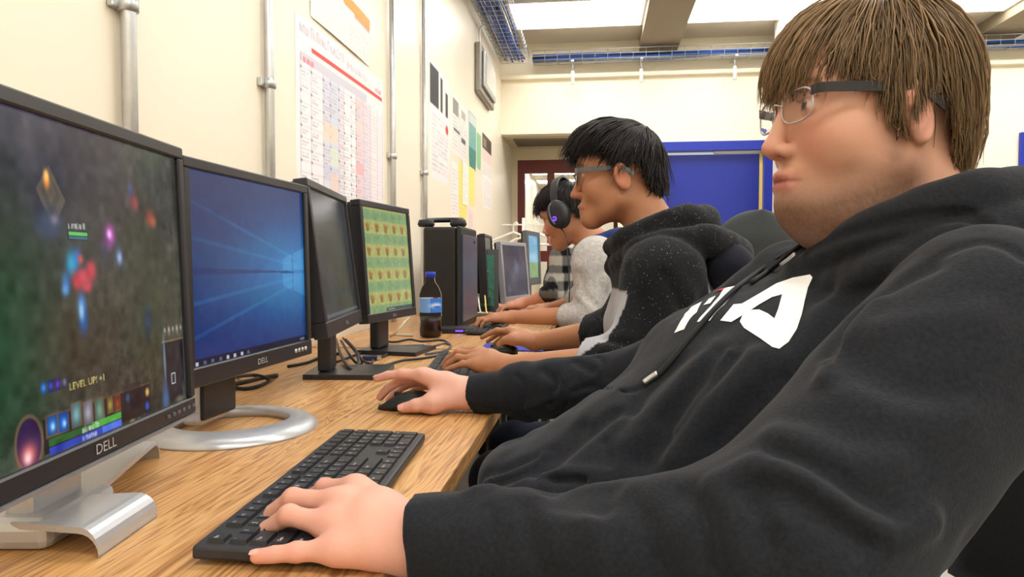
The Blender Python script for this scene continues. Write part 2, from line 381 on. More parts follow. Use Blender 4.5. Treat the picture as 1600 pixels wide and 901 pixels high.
# ---------------------------------------------------------------- conduits on the left wall
cn = ('thickest steel conduit rising behind the nearest monitor', 'steel conduit on the left wall just left of the big wall chart', 'steel conduit on the left wall right of the big wall chart', 'steel conduit on the left wall beside the pinned notices')
for i, (px, dia, zc) in enumerate(((200, .029, None), (421, .026, None), (614, .026, None), (664, .027, None))):
    q = onx(px, (8, 131, 244, 270)[i], XW+.02); t = thing('wall_conduit', cn[i], 'conduit', (XW+.02, q[1], ZD), 0, 'steel conduits on the left wall')
    tube('pipe', [(0, 0, -.7), (0, 0, ZC-ZD-.12)], dia/2, galv, t, 16, 0)
    zr = q[2]-ZD
    for zz in (zr-1.0, zr) if i == 0 else (zr,):
        if zz < -.6: continue
        lathe('clamp', [(dia/2+.001, zz-.014), (dia/2+.005, zz-.012), (dia/2+.005, zz+.012), (dia/2+.001, zz+.014)], galv, t, seg=18)
        box('clamp_foot', (-.019, dia/2, zz-.012), (-.006, dia/2+.022, zz+.012), galv, t, bevel=.002); box('clamp_foot', (-.019, -dia/2-.022, zz-.012), (-.006, -dia/2, zz+.012), galv, t, bevel=.002)
# ---------------------------------------------------------------- papers on the left wall
paperm = pm('printed_paper', (1, 1, 1), .55, attr='Col')
def wallpaper(name, label, px0, px1, ztop, zbot, img, cat='poster', group=None, tilt=0., off=.003, curl=.004):
    """sheet on the left wall, from pixel column px0 to px1"""
    a = onx(px0, 300, XW)[1]; b = onx(px1, 300, XW)[1]
    w_ = b-a; o = (XW+off, a, ztop); ux = (0, w_, tilt*w_); uy = (0, 0, zbot-ztop)
    ob = print_mesh(name, img, o, ux, uy, paperm, warp=lambda U, V_: -curl*((2*np.abs(U-.5))**3*.5+.5*V_**2)+0.0)
    ob.location = (0, 0, 0); return tag(ob, label, cat, group)
def zat(px, py): return onx(px, py, XW)[2]
def lines(im, x0, y0, x1, y1, n, col=(90, 90, 110), lw=1.0, seed=0, words=True, a=.8):
    r = np.random.default_rng(seed)
    for i in range(n):
        y = y0+(y1-y0)*(i+.5)/n; x = x0
        while x < x1-2:
            l = r.uniform(3, 12) if words else x1-x0
            im.line(x, y, min(x+l, x1), y, lw, col, a*r.uniform(.5, 1)); x += l+3
            if r.random() < .06: break
def scrawl(im, x0, y0, x1, y1, col, seed):
    """row of unreadable letter-like strokes"""
    r = np.random.default_rng(seed); x = x0; h = y1-y0
    while x < x1:
        w_ = h*r.uniform(.35, .6); top = y0 if r.random() < .4 else y0+h*.3; im.line(x, top, x, y1, max(.9, h*.12), col, .8)
        if r.random() < .7: im.line(x, y1 if r.random() < .5 else top, x+w_*.7, y1 if r.random() < .5 else top, max(.9, h*.1), col, .7)
        if r.random() < .5: im.line(x+w_*.7, top, x+w_*.7, y1, max(.9, h*.12), col, .7)
        x += w_+h*.15+(h*.4 if r.random() < .12 else 0)
# big chart
im = Img(200, 170, (250, 243, 244)); scrawl(im, 8, 4, 92, 12, (150, 140, 165), 1); scrawl(im, 100, 9, 150, 14, (190, 170, 190), 2)
im.rect(28, 20, 196, 23.5, (232, 70, 66)); im.rect(8, 28, 150, 36, (214, 212, 224)); scrawl(im, 9, 30, 30, 35, (226, 70, 90), 3)
cols = [8, 26, 48, 62, 80, 92, 108, 120, 140, 160, 180, 196]
tint = [(252, 244, 246), (250, 240, 244), (222, 222, 236), (214, 220, 236), (236, 230, 236), (252, 250, 250), (252, 248, 248), (240, 214, 220), (232, 222, 232), (250, 238, 240), (250, 240, 244)]
for c0, c1, tc in zip(cols[:-1], cols[1:], tint): im.rect(c0, 36, c1, 168, tc, .9)
rr = np.random.default_rng(3)
for c0 in cols: im.line(c0, 36, c0, 168, 1, (170, 165, 190), .7)
for k in range(14):
    y = 40+k*9.3; im.line(8, y, 150, y, .8, (190, 182, 200), .6)
    for c0 in cols[:8]:
        if rr.random() < .75: im.disc(c0+1, y, 1.2, 1.2, (70, 70, 96), .7)
        if rr.random() < .8: lines(im, c0+2, y+2, c0+13, y+7, 2, (170, 110, 125) if rr.random() < .5 else (120, 125, 150), .8, k*17+c0, a=.7)
for c0, c1, y0_, y1_, tc in ((48, 78, 76, 92, (246, 222, 196)), (62, 80, 96, 112, (224, 238, 214)), (48, 62, 112, 126, (206, 208, 226)), (62, 80, 118, 134, (244, 210, 196)), (120, 140, 100, 112, (240, 180, 186)), (120, 140, 60, 72, (244, 220, 216))): im.rect(c0, y0_, c1, y1_, tc, .7)
lines(im, 142, 40, 178, 166, 34, (190, 165, 185), .8, 5, a=.6); lines(im, 182, 40, 195, 166, 34, (200, 180, 200), .8, 6, a=.5)
scrawl(im, 174, 13, 192, 17, (220, 120, 130), 4)
wallpaper('wall_chart', 'big white wall chart with a red stripe above a dotted grid of columns', 463, 599, 1.79, 1.12, im, tilt=.015)
im = Img(120, 90, (252, 246, 240)); im.poly([(44, 46), (119, 46), (119, 56), (60, 56)], (244, 166, 76)); im.rect(80, 55, 118, 59, (238, 120, 80), .6); scrawl(im, 8, 53, 34, 61, (236, 150, 150), 5)
scrawl(im, 8, 22, 56, 30, (196, 170, 190), 6); lines(im, 70, 64, 116, 88, 7, (220, 170, 180), 1, 9, a=.6); lines(im, 6, 68, 60, 88, 5, (225, 205, 200), 1, 10, a=.5)
wallpaper('wall_poster', 'white poster with an orange band, pinned above the big wall chart', 487, 578, 2.2, 1.815, im, off=.012, curl=.01)
# notices further along
def note(label, px0, px1, pyt, pyb, bg, seed, head=None, txt=(110, 110, 130), extra=None, name='notice', off=.003):
    im = Img(48, 72, bg)
    if head: im.rect(2, 2, 46, 26, head)
    lines(im, 6, 30 if head else 8, 42, 66, 13, txt, .9, seed, a=.45)
    if extra: extra(im)
    wallpaper(name, label, px0, px1, zat(px0, pyt), zat(px0, pyb), im, 'notice', 'notices pinned to the left wall', off=off)
def ex1(im):
    im.rect(2, 2, 20, 26, (40, 40, 46)); im.rect(24, 4, 29, 26, (50, 46, 46)); im.rect(36, 10, 42, 26, (46, 46, 50)); im.disc(39, 34, 3.5, 3, (206, 50, 60)); im.rect(4, 27, 46, 29, (250, 246, 244))
note('tall white notice with black photos along its top edge', 671, 703, 92, 276, (246, 238, 238), 21, (240, 232, 230), extra=ex1)
def ex2(im): im.rect(6, 6, 20, 24, (150, 146, 140)); im.rect(28, 10, 40, 20, (190, 184, 176)); im.rect(8, 40, 24, 44, (120, 118, 120)); im.rect(28, 44, 40, 50, (90, 90, 96))
note('white notice with grey sketches right of the tall photo notice', 704, 731, 140, 236, (244, 238, 232), 22, None, extra=ex2)
def ex3(im): im.rect(2, 2, 46, 14, (214, 222, 226)); im.rect(4, 14, 44, 56, (126, 180, 176)); im.rect(2, 44, 46, 70, (74, 140, 130))
note('teal and green printed sheet high on the left wall', 732.5, 744, 172, 262, (150, 196, 190), 23, None, (90, 150, 140), ex3)
note('narrow light green sheet beside the teal print', 745, 751.5, 206, 262, (150, 206, 160), 24, None, (90, 150, 110))
def ex5(im): im.rect(2, 2, 46, 24, (92, 78, 66)); im.rect(6, 8, 20, 20, (150, 130, 110)); im.rect(2, 25, 46, 42, (240, 214, 208))
note('sheet with a dark brown photo at its top, nearest the end wall', 753, 768, 204, 280, (246, 236, 230), 25, None, extra=ex5)
note('loose curled white sheet hanging below the brown photo sheet', 754, 769, 270, 322, (248, 242, 238), 26)
note('narrow white sheet of writing left of the yellow sheets', 705, 716, 250, 340, (248, 240, 238), 27)
note('long yellow sheet low on the left wall', 716.5, 729, 252, 352, (250, 232, 130), 28, None, (206, 180, 90))
note('white sheet overlapping the yellow sheets', 722, 731, 252, 318, (250, 246, 238), 29, off=.007)
note('small yellow sheet right of the overlapping white sheet', 731.5, 742, 258, 318, (250, 236, 140), 30, None, (206, 180, 90))
note('small pale pink sheet low between yellow sheet and end wall', 731, 739, 326, 366, (248, 226, 222), 31)
# metal frame box on the wall
a, b = onx(741, 200, XW)[1], onx(764, 200, XW)[1]
t = thing('wall_frame', 'grey metal box frame high on the left wall below the cable tray', 'frame', (XW, (a+b)/2, 2.52))
box('housing', (0, -.36, -.19), (.05, .36, .19), pm('dull_metal', hexc(150, 146, 138), .4, .5), t, bevel=.012)
box('panel', (.05, -.3, -.14), (.075, .3, .14), silver, t, bevel=.01); box('face', (.0751, -.26, -.11), (.0775, .26, .11), pm('frosted_face', hexc(214, 212, 204), .25), t)
tube('hook', [(.03, -.3, .18), (.03, -.3, .30), (.05, -.28, .33), (.05, -.2, .34)], .006, galv, t, 8)
# bag on the end wall
p = at(1508, 285, 6.84); t = thing('bag', 'blue patterned bag hanging on the end wall beside the right door', 'bag', (p[0], 6.897, 1.55))
bm = bmesh.new(); bbox(bm, (-.1, -.06, .06), (.1, .06, .34), bevel=.05, seg=4)
bmobj('pouch', bm, pm('blue_patterned_cloth', hexc(60, 84, 140), .8, var=(22, .7)), t, True); tube('strap', [(-.06, 0, .33), (-.03, .05, .45), (.03, .05, .45), (.06, 0, .33)], .012, blackm, t)
# ================================================================ DESKS AND EQUIPMENT
oakm = oak(); edgem = pm('desk_edge', hexc(150, 108, 66), .5, var=(40, .1)); legm = pm('desk_leg', hexc(70, 66, 60), .45, .4)
XD = -0.181
def desk(y0, y1, label):
    t = thing('desk', label, 'desk', ((XW+XD)/2, (y0+y1)/2, 0), 0, 'oak topped desks along the left wall')
    box('desk_top', (XW+.006, y0, ZD-.028), (XD, y1, ZD), oakm, t, bevel=.002, world=True)
    box('apron', (XW+.02, y0+.05, ZD-.12), (XW+.04, y1-.05, ZD-.029), legm, t, world=True)
    for x in (XW+.06, XD-.12):
        for y in (y0+.06, y1-.06): box('leg', (x-.02, y-.02, 0), (x+.02, y+.02, ZD-.029), legm, t, world=True)
desk(-.55, 2.14, 'long oak desk nearest the camera, under the first monitors'); desk(2.165, 4.3, 'middle oak desk under the bottle and black tower'); desk(4.325, 6.4, 'far oak desk near the end wall')
SCRM = pm('lit_screen', attr='Col', emit=1.0, rough=.22, spec=.35)
dark_edge = pm('bezel_black', hexc(38, 38, 42), .35)
def monitor(name, label, near, far, zb, H, tilt, style, paint, res, bez=(.016, .016, .03), m=dark_edge, grp='flat screen monitors on the desks'):
    near, far = np.array(near[:2]), np.array(far[:2]); W = np.linalg.norm(far-near); c = (near+far)/2; u = (far-near)/W
    rz = math.atan2(u[1], u[0]); t = thing(name, label, 'monitor', (c[0], c[1], ZD), rz, grp)
    M = Matrix.Translation((0, 0, zb-ZD)) @ Matrix.Rotation(-tilt, 4, 'X')
    bs, bt, bb = bez; bm = bmesh.new(); d = .03
    for lo, hi in (((-W/2, 0, 0), (W/2, d, bb)), ((-W/2, 0, H-bt), (W/2, d, H)), ((-W/2, 0, bb), (-W/2+bs, d, H-bt)), ((W/2-bs, 0, bb), (W/2, d, H-bt))):
        bbox(bm, lo, hi, M, .002, 1)
    bmobj('bezel', bm, m, t)
    bm = bmesh.new(); bbox(bm, (-W/2+.004, d-.006, .004), (W/2-.004, d+.012, H-.004), M, .004, 2); bbox(bm, (-W*.33, d+.0125, H*.14), (W*.33, d+.04, H*.86), M, .014, 2)
    bmobj('back_cover', bm, blackm, t)
    sw, sh = W-2*bs, H-bt-bb; im = Img(*res)
    tm = Matrix.Translation((c[0], c[1], ZD)) @ Matrix.Rotation(rz, 4, 'Z') @ M; inv = tm.inverted()
    def uv(px, py):
        o = inv @ Vector(CAMP); q = inv @ Vector(CAMP+ray(px, py)); dd = q-o; h = o+dd*((.006-o.y)/dd.y)
        return ((h.x+sw/2)/sw*res[0], (1-(h.z-bb)/sh)*res[1])
    paint(im, uv)
    o = M @ Vector((-sw/2-.001, .006, H-bt+.001)); ux = M.to_3x3() @ Vector((sw+.002, 0, 0)); uy = M.to_3x3() @ Vector((0, 0, -sh-.002))
    print_mesh('screen', im, o, ux, uy, SCRM, t)
    zb_ = zb-ZD
    if style == 'ring':
        sx_ = -.085; box('stand_neck', (sx_-.045, .035, .01), (sx_+.045, .07, zb_+H*.45), silver, t, bevel=.008)
        box('neck_cover', (sx_-.05, .028, .02), (sx_+.05, .0345, zb_+.05), blackpl, t, bevel=.004)
        prof = []
        vs, fs = [], []; n = 48; R0, R1 = .088, .135
        for k in range(n):
            a_ = 2*math.pi*k/n; ca, sa = math.cos(a_), math.sin(a_)
            for (r, z) in ((R0, 0.0), (R0, .014), (R0+.006, .019), (R1-.012, .012), (R1, .003), (R1, 0)): vs.append((sx_-.01+r*1.02*ca, r*.98*sa, z))
        for k in range(n):
            for j in range(6):
                fs.append((k*6+j, k*6+(j+1) % 6, ((k+1) % n)*6+(j+1) % 6, ((k+1) % n)*6+j))
        mesh('stand_base', vs, fs, silver, t, True)
    elif style == 'flat':
        box('stand_neck', (-.04, .035, .012), (.04, .065, zb_+H*.45), m, t, bevel=.006)
        bm = bmesh.new(); prism(bm, [(-.09, -.10), (.09, -.10), (.075, .09), (-.075, .09)], 0, .012); bmobj('stand_base', bm, m, t)
    return t, uv
# ---- screens
def paint_game(im, uv):
    im.a[:] = np.array((58, 58, 50))/255.
    im.noise(6, 12, 1, (1, 1, .9)); im.noise(14, 9, 2, (1, 1, .8)); im.noise(60, 5, 3); im.noise(150, 4, 31)
    def b(px, py, rx, ry, col, a=.8, p=2): x, y = uv(px, py); im.blob(x, y, rx, ry, col, a, p)
    W = im.w/100.
    b(0, 250, 30*W, 26*W, (38, 44, 66), .7); b(60, 170, 26*W, 14*W, (60, 58, 84), .6); b(10, 420, 20*W, 22*W, (44, 60, 40), .7); b(150, 260, 22*W, 16*W, (54, 48, 60), .7)
    b(0, 560, 17*W, 22*W, (26, 70, 44), .9); b(250, 500, 14*W, 16*W, (60, 62, 36), .5); b(240, 250, 14*W, 10*W, (46, 62, 44), .7); b(130, 520, 20*W, 12*W, (84, 66, 48), .6); b(200, 360, 18*W, 20*W, (74, 68, 52), .4)
    b(230, 430, 12*W, 24*W, (52, 60, 36), .6); b(290, 330, 9*W, 20*W, (60, 58, 56), .5)
    # stone tower, flame
    b(75, 300, 6*W, 8*W, (40, 46, 62), .9, 4); x, y = uv(78, 298); im.poly([(x-5*W, y), (x, y-6*W), (x+5.5*W, y+2*W), (x+.5*W, y+9*W)], (104, 94, 78), .75); im.poly([(x-3.4*W, y), (x, y-4*W), (x+3.8*W, y+1.2*W), (x, y+6*W)], (70, 66, 64), .75); im.poly([(x-2*W, y-.5*W), (x, y-3*W), (x+2.2*W, y+.4*W), (x, y+3*W)], (104, 92, 78), .6)
    b(72, 280, 1.1*W, 2.2*W, (255, 150, 60), 1, 3); b(72, 275, .8*W, 1.2*W, (255, 210, 120), .9, 3)
    b(45, 240, 3*W, 8*W, (80, 76, 84), .6); b(75, 350, 5*W, 4*W, (54, 70, 96), .9, 3); b(85, 342, 1.5*W, 1.2*W, (130, 120, 140), .8)
    # fighters as plain coloured marks
    for px, py, rx, ry, col in ((120, 402, 1.3, 1.6, (70, 110, 210)), (112, 412, 1.7, 2.2, (40, 170, 220)), (125, 404, .8, .8, (220, 80, 60)), (130, 432, 3.0, 1.6, (214, 64, 84)), (142, 420, 1.5, 1.6, (206, 56, 74)), (120, 440, 1.4, 1.3, (196, 50, 66)), (135, 448, 1.6, .9, (206, 60, 76)), (103, 440, 1.2, 1.8, (54, 110, 180)), (102, 452, 1, 1, (90, 150, 210)),
                                (128, 474, 1.2, 2.0, (70, 130, 210)), (130, 498, 1.4, 2.4, (40, 90, 170)), (127, 485, .8, 1.6, (150, 200, 230)), (171, 367, 1.7, 2.0, (210, 80, 200)), (170, 366, .8, .9, (250, 200, 255)), (165, 382, 1.6, 1.2, (110, 60, 120)), (185, 400, 1.6, 2.2, (70, 84, 120)), (186, 402, .9, 1.2, (160, 180, 220)), (164, 398, 1.1, 2.2, (60, 60, 80)),
                                (205, 310, 1.6, 2.0, (110, 70, 76)), (210, 318, 1.5, 1.5, (150, 70, 60)), (233, 340, 1.8, 1.8, (150, 66, 46)), (238, 346, 1.3, 1.2, (170, 90, 60)), (202, 296, .8, 1.6, (60, 80, 130)), (230, 500, 1.6, 3.2, (36, 56, 84))): b(px, py, rx*W*1.35, ry*W*1.45, col, .9, 2.5)
    x, y = uv(121, 366); im.rect(x-4*W, y-1*W, x+4.2*W, y+1.5*W, (30, 44, 44)); im.rect(x-3.6*W, y-.6*W, x+4*W, y+.4*W, (96, 190, 96)); im.rect(x-3.6*W, y+.6*W, x+4*W, y+1.2*W, (60, 110, 130)); scrawl(im, x-3.4*W, y-2.8*W, x+3.4*W, y-1.5*W, (220, 226, 220), 11)
    # lower panel
    x0, y0 = uv(75, 655); x1, y1 = uv(240, 605)
    sx = lambda px, py: uv(px, py)
    L, _ = uv(68, 690); R, _ = uv(233, 610); _, Tt = uv(150, 622); B = im.h
    im.rect(L, Tt, R, B-1.2*W, (30, 26, 30), .93); im.rect(L, Tt, R, Tt+.5*W, (90, 76, 52), .8)
    cx, cy = uv(46, 690); im.disc(cx, cy, 4.7*W, 6.6*W, (104, 88, 62)); im.disc(cx, cy, 3.9*W, 5.7*W, (46, 26, 72)); im.blob(cx-.4*W, cy+2.4*W, 2.6*W, 2.6*W, (240, 120, 110), 1); im.blob(cx-.7*W, cy+3*W, 1.2*W, 1.4*W, (255, 220, 225), 1); im.disc(cx-3.2*W, cy+6*W, 1.4*W, 1.5*W, (60, 64, 90)); im.disc(cx+3*W, cy+5.8*W, 1.2*W, 1.4*W, (44, 44, 66))
    for px, py, col, rr_ in ((81, 661, (40, 120, 220), 0), (99, 656, (30, 110, 230), 0), (119, 645, (120, 170, 176), 1), (137, 642, (160, 160, 176), 1), (155, 637, (120, 160, 140), 1), (171, 630, (170, 150, 70), 0), (183, 627, (170, 70, 40), 0)):
        x, y = uv(px, py); hw, hh = (1.75*W, 2.3*W) if px < 165 else (1.1*W, 1.9*W); hh = hh*1.25 if rr_ else hh
        im.rect(x-hw-.35*W, y-hh-.35*W, x+hw+.35*W, y+hh+.35*W, (96, 74, 50)); im.rect(x-hw, y-hh, x+hw, y+hh, tuple(int(c*.55) for c in col)); im.blob(x, y, hw*.8, hh*.7, col, 1)
        if not rr_ and px < 120: im.blob(x+.3*W, y+.4*W, .7*W, .9*W, (190, 240, 255), .9)
    xa, ya = uv(77, 689); xb, yb = uv(189, 655)
    im.rect(xa, ya-.9*W, xb, ya+.9*W, (40, 92, 44)); im.rect(xa+(xb-xa)*.55, ya-.9*W, xb, ya+.9*W, (66, 160, 60)); im.rect(xa, ya+1.2*W, xb, ya+2.9*W, (44, 64, 170)); im.rect(xa+(xb-xa)*.7, ya+1.2*W, xb, ya+2.9*W, (70, 110, 220))
    scrawl(im, xa+(xb-xa)*.42, ya-.6*W, xa+(xb-xa)*.64, ya+.6*W, (225, 230, 220), 12); scrawl(im, xa+(xb-xa)*.42, ya+1.4*W, xa+(xb-xa)*.62, ya+2.6*W, (225, 230, 240), 13)
    for px, py, col in ((199, 619, (60, 100, 170)), (229, 610, (210, 170, 90)), (229, 631, (50, 80, 190))): b(px, py, 1.1*W, 1.3*W, col, 1, 4)
    x, y = uv(196, 625); im.rect(x-1.2*W, y-4.5*W, x+8*W, y+6*W, (20, 18, 22), .35); b(206, 655, 1.4*W, .6*W, (170, 140, 80), .9, 4); b(217, 652, 1*W, .5*W, (170, 160, 130), .9, 4)
    x, y = uv(68, 603)
    for k, col in enumerate(((50, 140, 230), (60, 80, 190), (96, 70, 190), (120, 120, 150))):
        im.rect(x+k*2.5*W-1*W, y-1.5*W, x+k*2.5*W+1*W, y+1.4*W, tuple(int(c*.4) for c in col)); im.blob(x+k*2.5*W, y, .8*W, 1*W, col, 1)
    x, y = uv(108, 606); im.text(x, y+.3*W, 1.9*W, 'LEVEL UP! +1', (216, 196, 120), 1)
    # map corner
    xa, ya = uv(250, 500); xb, yb = uv(293, 640); im.rect(xa, yb-25*W, im.w-1*W, im.h-1.5*W, (30, 32, 40), .95); im.rect(xa, yb-25*W, im.w-1*W, yb-24.4*W, (120, 100, 70))
    im.noise(40, 6, 8)
    for k in range(5): im.blob(xa+2.2*W+k*2.6*W, yb-28*W, 1*W, 1.8*W, ((80, 84, 80), (120, 110, 96))[k % 2], .95, 4); im.blob(xa+2.2*W+k*2.6*W, yb-28.4*W, .5*W, .8*W, (190, 180, 166), .8, 4)
    for px, py, rx, ry, col in ((256, 560, .8, 8, (120, 150, 170)), (258, 620, 2.2, 5, (74, 110, 160)), (280, 620, 3.0, 1.2, (110, 116, 96)), (286, 610, 1, 4, (90, 84, 70))): b(px, py, rx*W, ry*W, col, .8, 3)
    x, y = uv(270, 589); im.rect(x-1.4*W, y-1.8*W, x+1.4*W, y+1.8*W, (200, 204, 206)); im.rect(x-1*W, y-1.4*W, x+1*W, y+1.4*W, (40, 48, 60))
def paint_desktop(im, uv):
    w_, h = im.w, im.h; g = im.Y/h
    im.a[:] = np.array((20, 44, 96))/255.
    cx, cy = .88*w_, .53*h
    im.blob(cx-.1*w_, cy, .75*w_, .42*h, (14, 84, 150), .85); im.blob(cx-.05*w_, cy, .4*w_, .26*h, (18, 116, 184), .7); im.blob(cx, cy-.01*h, .2*w_, .16*h, (70, 150, 205), .45)
    for dy, a in ((-.30, .35), (.26, .35), (-.15, .3), (.12, .3)): im.line(cx, cy+dy*.3*h, 0, cy+dy*1.25*h, h*.02, (40, 150, 210), a)
    im.blob(.55*w_, .38*h, .3*w_, .08*h, (10, 110, 150), .4, rot=-.15); im.blob(.6*w_, .68*h, .3*w_, .08*h, (10, 110, 150), .4, rot=.15)
    im.poly([(0, cy-.035*h), (cx, cy-.004*h), (cx, cy+.004*h), (0, cy-.0*h)], (12, 40, 96), .7); im.blob(0, .1*h, .5*w_, .4*h, (34, 44, 92), .7); im.blob(0, h, .6*w_, .3*h, (18, 44, 110), .6)
    x0, x1, x2 = cx-.12*w_, cx-.015*w_, cx+.115*w_
    for a, b_, c0, c1 in ((x0, x1-.01*w_, .085, .115), (x1+.01*w_, x2, .12, .16)):
        im.poly([(a, cy-c0*h), (b_, cy-c1*h), (b_, cy-.012*h), (a, cy-.012*h)], (96, 176, 226), .34); im.poly([(a, cy+.012*h), (b_, cy+.012*h), (b_, cy+c1*h), (a, cy+c0*h)], (90, 168, 220), .34)
    im.noise(30, 2, 4); im.rect(0, h*.955, w_, h, (14, 20, 40), .9)
    for k in range(8): im.rect(w_*(.02+.055*k), h*.968, w_*(.04+.055*k), h*.988, (200, 205, 215) if k in (0, 4, 5, 6) else (90, 100, 130), .9)
    im.rect(w_*.93, h*.97, w_*.98, h*.985, (120, 130, 160), .8)
def paint_dim(im, uv):
    im.a[:] = np.array((38, 42, 46))/255.; im.noise(4, 6, 5); im.noise(22, 4, 6); im.blob(.3*im.w, .15*im.h, .6*im.w, .3*im.h, (64, 66, 72), .6); im.blob(.6*im.w, .5*im.h, .4*im.w, .2*im.h, (44, 50, 54), .6)
    im.rect(0, im.h*.95, im.w, im.h*.97, (110, 112, 116), .6)
def paint_field(im, uv):
    w_, h = im.w, im.h; im.a[:] = np.array((168, 172, 104))/255.; im.noise(30, 5, 7)
    for r in range(5):
        y = h*(.02+.225*r); im.rect(0, y, w_, y+h*.1, (128, 158, 112), .8)
        for c in range(6):
            x = w_*(.02+.19*c); im.blob(x+w_*.07, y+h*.05, w_*.075, h*.045, (112, 146, 104), .6, 4)
            yy = y+h*.165; xx = w_*(.1+.19*c)
            im.blob(xx, yy, w_*.035, h*.036, (150, 96, 56), .9, 3); im.blob(xx+w_*.03, yy-h*.01, w_*.018, h*.02, (166, 120, 70), .8, 3); im.blob(xx-w_*.03, yy-h*.02, w_*.014, h*.018, (160, 104, 60), .8, 3); im.blob(xx, yy+h*.028, w_*.025, h*.014, (86, 110, 60), .8, 3)
    im.noise(60, 6, 17); im.rect(w_*.38, h*.955, w_, h*.99, (60, 70, 80), .85); im.rect(w_*.42, h*.965, w_*.56, h*.98, (170, 176, 180), .7)
def paint_dark(im, uv):
    im.a[:] = np.array((64, 58, 70))/255.; im.noise(5, 7, 9); im.blob(.55*im.w, .42*im.h, .09*im.w, .16*im.h, (110, 120, 140), .6); im.blob(.2*im.w, .85*im.h, .1*im.w, .1*im.h, (100, 106, 110), .6); im.noise(30, 4, 10)
def paint_land(im, uv):
    h = im.h; im.a[:] = np.array((70, 150, 190))/255.; im.blob(.5*im.w, .5*h, im.w, .12*h, (150, 190, 210), .7); im.rect(0, .62*h, im.w, h, (96, 140, 84)); im.noise(8, 8, 12)
logo_m = pm('logo_silver', hexc(200, 202, 206), .35, .3)
def dell(t, x, z, size, y=-.0015, tilt=0, zb=0):
    v, tr = text_geo('DELL', size); v[:, 0] -= v[:, 0].mean(); v[:, 1] -= v[:, 1].mean()
    M = Matrix.Translation((0, 0, zb)) @ Matrix.Rotation(-tilt, 4, 'X')
    vs = [tuple(M @ Vector((x+a_, y, z+b_))) for a_, b_ in v*np.array([1.15, 1.0])]
    mesh('maker_logo', vs, [tuple(q) for q in tr], logo_m, t)
mon = []
# nearest monitor
near, far = at(0, 784, .506), at(307, 648, .866); Z1 = float(far[2]+near[2])/2; print('m1', near, far)
near[2] = far[2]; u = (far-near)/np.linalg.norm(far-near); near = far-u*.43
M1, uv1 = monitor('monitor', 'nearest monitor showing a dark green battle game with a lit tower', near, far, Z1, .345, math.radians(2), 'v', paint_game, (345, 276), bez=(.014, .015, .021))
dell(M1, 0, .0105, .0145, zb=Z1-ZD, tilt=math.radians(2))
trim_m = pm('bezel_silver_lip', hexc(150, 150, 154), .35, .5)
box('lower_lip', (-.2145, -.003, .0), (.2145, .02, .0028), trim_m, M1, M=Matrix.Translation((0, 0, Z1-ZD-.003)))
for i in range(6):
    box('button', (.135+i*.0135, -.0012, .0085), (.1415+i*.0135, .003, .0125), greypl, M1, M=Matrix.Translation((0, 0, Z1-ZD)))
# silver two-legged stand of the first monitor (legs bend down at their ends)
box('stand_neck', (-.04, .045, .02), (.04, .075, .24), silver, M1, bevel=.006)
def leg_strip(name, a, b, wa, wb, t):
    """bent plate from a to b (local plan), 14 mm high, rounded down at the end"""
    a, b = np.array(a, float), np.array(b, float); L = np.linalg.norm(b-a); d = (b-a)/L; s = np.array([-d[1], d[0]]); vs, fs = [], []; n = 16
    prof = [(k/n*(L-.02), .028) for k in range(n)]+[(L-.02+.02*math.sin(q), .008+.02*math.cos(q)) for q in np.linspace(0, math.pi/2, 7)]+[(L, 0.)]
    for l, z in prof:
        wd = wa+(wb-wa)*l/L; p = a+d*l
        for sd, zz in ((-1, z), (1, z), (1, max(z-.006, 0)), (-1, max(z-.006, 0))): vs.append((p[0]+s[0]*wd*sd/2, p[1]+s[1]*wd*sd/2, zz))
    for k in range(len(prof)-1):
        for j in range(4): fs.append((k*4+j, k*4+(j+1) % 4, (k+1)*4+(j+1) % 4, (k+1)*4+j))
    fs.append((0, 1, 2, 3)); fs.append(tuple((len(prof)-1)*4+j for j in (3, 2, 1, 0)))
    return mesh(name, vs, fs, silver, t)
iv = parent_mat(M1).inverted(); q = iv @ Vector(onz(203, 838, ZD)); leg_strip('stand_leg', (-.02, .055), (q.x, q.y), .075, .105, M1)
q2 = iv @ Vector(onz(222, 716, ZD)); leg_strip('stand_leg', (.02, .06), (q2.x, q2.y), .07, .045, M1)
box('stand_hub', (-.06, .02, 0), (.06, .1, .03), silver, M1, bevel=.01)
# second
near, far = at(298, 603, .96), at(488, 557, 1.378); Z2 = float(far[2]+near[2])/2; print('m2', near, far)
M2, _ = monitor('monitor', 'monitor with a blue desktop and glowing window logo, on a round silver stand', near, far, Z2, .342, math.radians(1), 'ring', paint_desktop, (260, 210))
dell(M2, .0, .0145, .014, zb=Z2-ZD)
for i in range(4): lathe('button', [(0, -.0015), (.0042, -.001), (.0042, .003)], silver, M2, seg=12, M=Matrix.Translation((.135+i*.0145, 0, Z2-ZD+.015)) @ Matrix.Rotation(-math.pi/2, 4, 'X'))
near, far = at(513, 526, 1.42), at(567, 504, 1.85); Z3 = float(far[2]+near[2])/2; print('m3', near, far)
M3, _ = monitor('monitor', 'dim grey tilted monitor between the blue desktop and the green patterned screen', near, far, Z3, .34, math.radians(7), 'flat', paint_dim, (150, 120), bez=(.018, .018, .034))
dell(M3, 0, .016, .012, zb=Z3-ZD, tilt=math.radians(7), y=-.001)
near, far = at(576, 506, 1.88), at(651, 491, 2.25); Z4 = float(far[2]+near[2])/2; print('m4', near, far)
M4, _ = monitor('monitor', 'monitor showing a green field pattern of reddish plants', near, far, Z4, .346, math.radians(4), 'flat', paint_field, (200, 170), bez=(.018, .018, .026))
dell(M4, 0, .012, .012, zb=Z4-ZD, tilt=math.radians(4), y=-.001)
